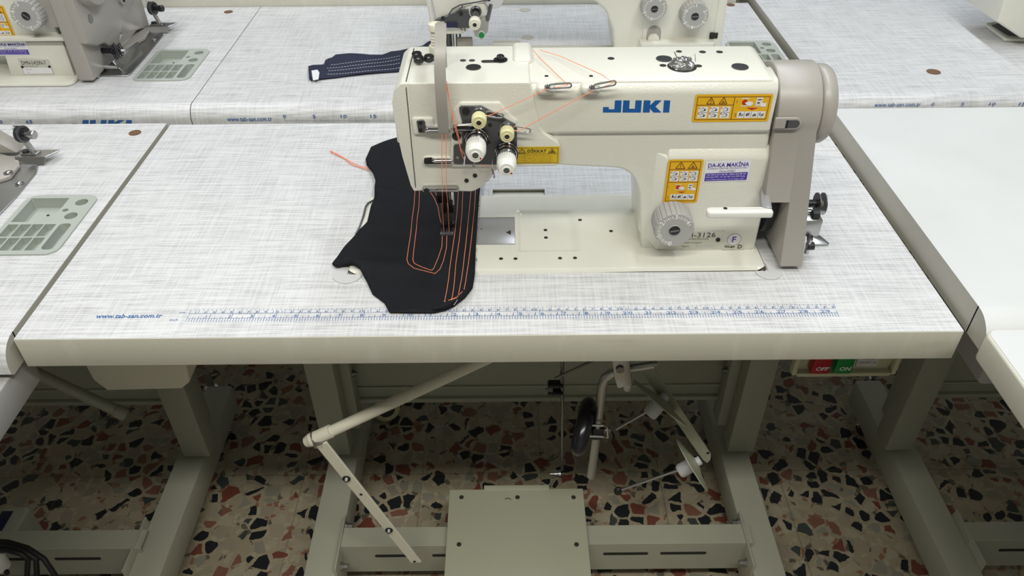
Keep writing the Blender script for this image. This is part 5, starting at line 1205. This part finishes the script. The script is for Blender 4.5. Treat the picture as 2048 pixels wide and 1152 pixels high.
# upper right: corner of one more machine
mr = thing('sewing_machine', 'corner of a cream machine cut by the upper right edge', 'sewing machine', (1.40, .80, ZB + .012), 'sewing machines')
zr = ZB + .012; a = Zp(2000, 44, zr + .03)
b = MB(); yk = Zp(2010, 84, zr).y - .03; c0 = Yp(1995, 45, yk); c1 = Yp(2010, -20, yk)
b.xz(round_poly([(c0.x, c0.z), (c1.x + .002, c1.z + .06), (1.75, c1.z + .06), (1.75, .045), (c0.x + .055, .050)], [.004, .01, .01, .01, .01]), yk, yk + .12, 'cream', .006, 3)
b.build('machine_body', mr)
b = MB(); q = [Zp(1969, 55, zr), Zp(1971, 51, zr), Zp(1990, 48, zr), Zp(2048, 60, zr), Zp(2120, 90, zr), Zp(2048, 85, zr), Zp(2008, 84, zr)]; b.prism([Vector((p.x, p.y, zr + .0003)) for p in q], (0, 0, .006), 'cream', .0015, 1)
q = [Zp(1980, 57, zr), Zp(1996, 53, zr), Zp(2035, 70, zr), Zp(2046, 80, zr), Zp(2014, 78, zr)]; b.prism([Vector((p.x, p.y, zr + .0064)) for p in q], (0, 0, .0004), 'gun'); b.build('bed', mr)

# ------------------------------------------------------------------ under the table
# knee lifter
kn = thing('knee_lifter', 'steel knee lifter with a black oval pad hanging under the tabletop', 'knee lifter', Yp(1240, 760, .16))
yk = .16
b = MB(); q = [Yp(1222, 712, yk), Yp(1258, 712, yk), Yp(1263, 762, yk), Yp(1234, 768, yk), Yp(1228, 750, yk)]
b.xz([p.xz for p in q], yk - .010, yk + .014, 'steel', .002, 2); b.lathe(Yp(1240, 738, yk - .011), (0, -1, 0), [(.0065, 0), (.0065, .003)], 'steeldk', 6); b.lathe(Yp(1254, 772, yk), (0, -1, .2), [(.006, -.008), (.006, .006), (.004, .007)], 'steel', 14); b.box(q[0].x + .008, q[1].x - .008, yk - .004, yk + .01, -.20, -.05, 'steeldk'); b.build('clamp_block', kn)
b = MB(); b.tube([Yp(1256, 737, yk), Yp(1280, 733, yk - .012), Yp(1309, 728, yk - .02), Yp(1316, 727, yk - .02)], [.0062, .0062, .0062, .003], 'steel', 14); b.build('handle_rod', kn)
b = MB(); b.tube([Yp(1235, 742, yk), Yp(1220, 748, yk), Yp(1210, 756, yk), Yp(1205, 770, yk), Yp(1201, 800, yk), Yp(1194, 860, yk), Yp(1187, 915, yk), Yp(1182, 952, yk)], .0072, 'steel', 16); b.build('lifter_rod', kn)
b = MB(); pc = Yp(1167, 852, yk); ax_ = Vector((1, -.25, -.12)).normalized()
bm = bmesh.new(); bmesh.ops.create_uvsphere(bm, u_segments=32, v_segments=16, radius=1)
rot = Vector((0, 0, 1)).rotation_difference(ax_).to_matrix()
for v in bm.verts:
    l = v.co.copy(); s_ = math.copysign(min(1, abs(l.z) * 1.6), l.z); l = Vector((l.x * .034, l.y * .050, s_ * .0125)); v.co = pc + (rot @ l if True else l)
b.bm(bm, 'blackgl')
kp = b.build('knee_pad', kn)

b = MB(); 
for py in (850, 872): b.tube([Yp(1176, py, yk - .012), Yp(1206, py + 1, yk - .012), Yp(1214, py + 4, yk - .008), Yp(1212, py + 8, yk + .006)], .0018, 'chrome', 8)
b.box(Yp(1184, 860, yk).x, Yp(1207, 860, yk).x, yk - .009, yk + .008, Yp(1190, 872, yk).z, Yp(1190, 852, yk).z, 'black', .002); b.lathe(Yp(1212, 861, yk), X, [(.005, -.004), (.005, .004), (.003, .008)], 'steeldk', 12); b.tube([Yp(1214, 854, yk - .01), Yp(1216, 875, yk - .01)], .0018, 'chrome', 8); b.build('pad_clamp', kn)
# thread stand at the right
ts = thing('thread_stand', 'thread stand with a flat arm and two spool discs, hanging right of the knee lifter', 'thread stand', Yp(1340, 800, .22))
yt = .22
b = MB(); q = [Yp(1264, 712, yt), Yp(1293, 712, yt), Yp(1421, 905, yt), Yp(1421, 916, yt), Yp(1414, 924, yt), Yp(1404, 917, yt), Yp(1270, 722, yt)]
b.xz([p.xz for p in q], yt - .003, yt, 'ped', .0006, 1); b.disc(Yp(1416, 906, yt - .0032), (0, -1, 0), .0028, 'hole', .0004, 12); b.build('flat_arm', ts)
for (dcx, dcy, r, e0, hx, hy) in ((1322, 802, .054, (1232, 858), 1298, 822), (1388, 927, .050, (1236, 982), 1366, 935)):
    c_ = Yp(dcx, dcy, yt - .02); e1 = Yp(*e0, yt - .02); d = (e1 - c_).normalized(); d = (d + Vector((0, -.20 if dcx > 1350 else -.45, 0))).normalized()
    b = MB(); b.lathe(c_, d, [(r * .15, -.006), (r * .5, -.001), (r, .0030), (r, .0045), (r * .5, .001), (r * .2, .0)], 'ped', 48); sd = b.build('spool_disc', ts)
    b = MB(); b.lathe(c_, d, [(.010, 0), (.0125, .004), (.0125, .026), (.010, .030)], 'lgrey', 20); b.box(c_.x - .022, c_.x - .008, c_.y - .014, c_.y - .010, c_.z - .012, c_.z - .005, 'hole'); b.build('spool_boss', sd)
    b = MB(); b.tube([c_ + d * .01, e1], .0024, 'steel', 10)
    b.build('spool_pin', sd)
    if dcx > 1350: b = MB(); b.sphere(e1, .0075, 'black', (1, .8, 1.3)); b.build('spool_tip', sd)
    b = MB(); b.lathe(c_ - d * .004, -d, [(.008, 0), (.008, .008), (.006, .009)], 'lgrey', 16); b.build('disc_nut', sd)
# thread stand arm at the left
tl = thing('thread_stand', 'cream tube with a slanting flat bar at its end, under the ruler table', 'thread stand', Yp(640, 890, .10))
b = MB(); A_, B_ = Yp(1010, 700, .15), Yp(622, 880, .10); b.tube([A_ + (A_ - B_) * .1, Yp(655, 866, .105)], .0085, 'ivory', 20); b.tube([Yp(662, 862, .105), B_], .0102, 'ivory', 20); b.tube([B_, Yp(613, 884, .10)], [.0102, .008], 'ivory', 20); b.build('tube', tl)
b = MB(); q = [Yp(632, 893, .09), Yp(653, 885, .09), Yp(843, 1125, .09), Yp(822, 1126, .09)]
b.prism(q, (0, .0035, 0), 'ivory', .0006, 1)
for p_ in ((722, 989), (829, 1123)): b.disc(Yp(*p_, .0898), (0, -1, 0), .0024, 'hole', .0004, 12)
for p_ in ((693, 957), (778, 1060)): b.lathe(Yp(*p_, .0898), (0, -1, 0), [(.0062, 0), (.0062, .0015), (.003, .002), (.003, .005)], 'black', 20); b.lathe(Yp(*p_, .0870), (0, -1, 0), [(.0022, 0), (.0022, .004)], 'lgrey', 12)
b.build('flat_bar', tl)
b = MB(); b.torus(Yp(630, 877, .10), (A_ - B_), .0104, .0012, 'steel', 20, 6); b.box(Yp(628, 890, .095).x, Yp(650, 890, .095).x, .090, .10, Yp(640, 893, .095).z, Yp(640, 880, .095).z, 'steel', .002); b.build('end_clip', tl)
# items round the neighbouring stands
b = MB(); b.tube([Yp(20, 722, .30), Yp(235, 822, .30)], .010, 'stand', 16); b.tube([Yp(230, 820, .30), Yp(252, 830, .30)], .0118, 'stand', 16); b.build('brace_tube', left)
b = MB(); q = Yp(1975, 765, .22); b.xz(round_poly([(q.x - .016, q.z - .005), (q.x + .07, q.z - .005), (q.x + .07, -.02), (q.x - .022, -.02)], [.012, .012, 0, 0]), .22, .36, 'lgrey', .004); lab(b.build('drawer', right), 'grey plastic drawer')
for (px, py) in ((452, 800), (570, 800)):
    pass
cst = thing('chair_caster', 'chrome swivel caster on the floor behind the left post', 'caster', Zp(455, 838, -T))
q = Zp(455, 838, -T); b = MB(); b.torus((q.x, q.y, -T + .032), (.9, .45, 0), .024, .007, 'black', 28, 10); b.lathe(Vector((q.x, q.y, -T + .032)) - Vector((.9, .45, 0)).normalized() * .006, (.9, .45, 0), [(.022, 0), (.022, .012)], 'gun', 24); b.build('caster_wheel', cst)
b = MB(); b.tube([(q.x, q.y, -T + .032), (q.x - .022, q.y + .02, -T + .075)], .006, 'chrome', 10); b.lathe((q.x - .022, q.y + .02, -T + .07), Z_, [(.014, 0), (.014, .012), (.008, .016), (.008, .06)], 'chrome', 18); b.build('caster_fork', cst)
c2 = copy_tree(cst); q2 = Zp(1722, 800, -T); c2.location = (q2.x + .02, q2.y, 0); c2.location.z = cst.location.z; c2['label'] = 'chrome swivel caster on the floor under the on-off switch'
cst['group'] = c2['group'] = 'chrome casters behind the stands'
c3 = thing('yellow_wheel', 'pale yellow ring wheel lying against the floor under the back panel', 'wheel', Zp(775, 822, -T))
q = Zp(775, 835, -T); b = MB(); b.torus((q.x, q.y, -T + .028), (.35, -1, .35), .024, .007, 'yknob', 28, 10); b.lathe((q.x, q.y, -T + .028), (.35, -1, .35), [(.019, -.006), (.019, .004), (.008, .008)], 'gun', 24); b.build('wheel_body', c3)
mot = thing('control_box', 'dark box on the floor frame in the lower left corner', 'box', Zp(20, 1060, -.6))
b = MB(); a = Zp(-40, 1090, -.62); c = Zp(58, 1008, -.62); b.box(a.x, c.x, a.y, c.y, -.745, -.625, 'stand', .006, 3); b.build('box_body', mot)
b = MB(); b.box(a.x, c.x - .025, a.y + .02, c.y - .012, -.626, -.6235, 'navyplas', .001); b.build('box_lid', mot)
b = MB()
for k, (x_, y_) in enumerate(((110, 1152), (78, 1152), (62, 1152))):
    p = [Zp(-30, 1082 + k * 9, -.56), Zp(15, 1084 + k * 8, -.555), Zp(55 - k * 6, 1096 + k * 6, -.56), Zp(88 - k * 16, 1118, -.57), Zp(x_ - 4 * k, 1150, -.60), Zp(x_ - 4 * k, 1200, -.64)]
    b.tube(p, .0045, 'black', 10)
tag(b.build('power_cable'), 'black cables looping in the lower left corner', 'cable')
b = MB(); a = Zp(8, 1120, -.58); b.lathe((a.x - .012, a.y, -.60), (0, 0, 1), [(.014, 0), (.014, .025), (.016, .026), (.016, .034), (.010, .036)], 'white', 20); b.lathe((a.x + .004, a.y - .012, -.594), (1, -1, 0), [(.004, 0), (.004, .006)], 'black', 12); tag(b.build('cable_plug'), 'white plug among the black cables in the lower left corner', 'plug')
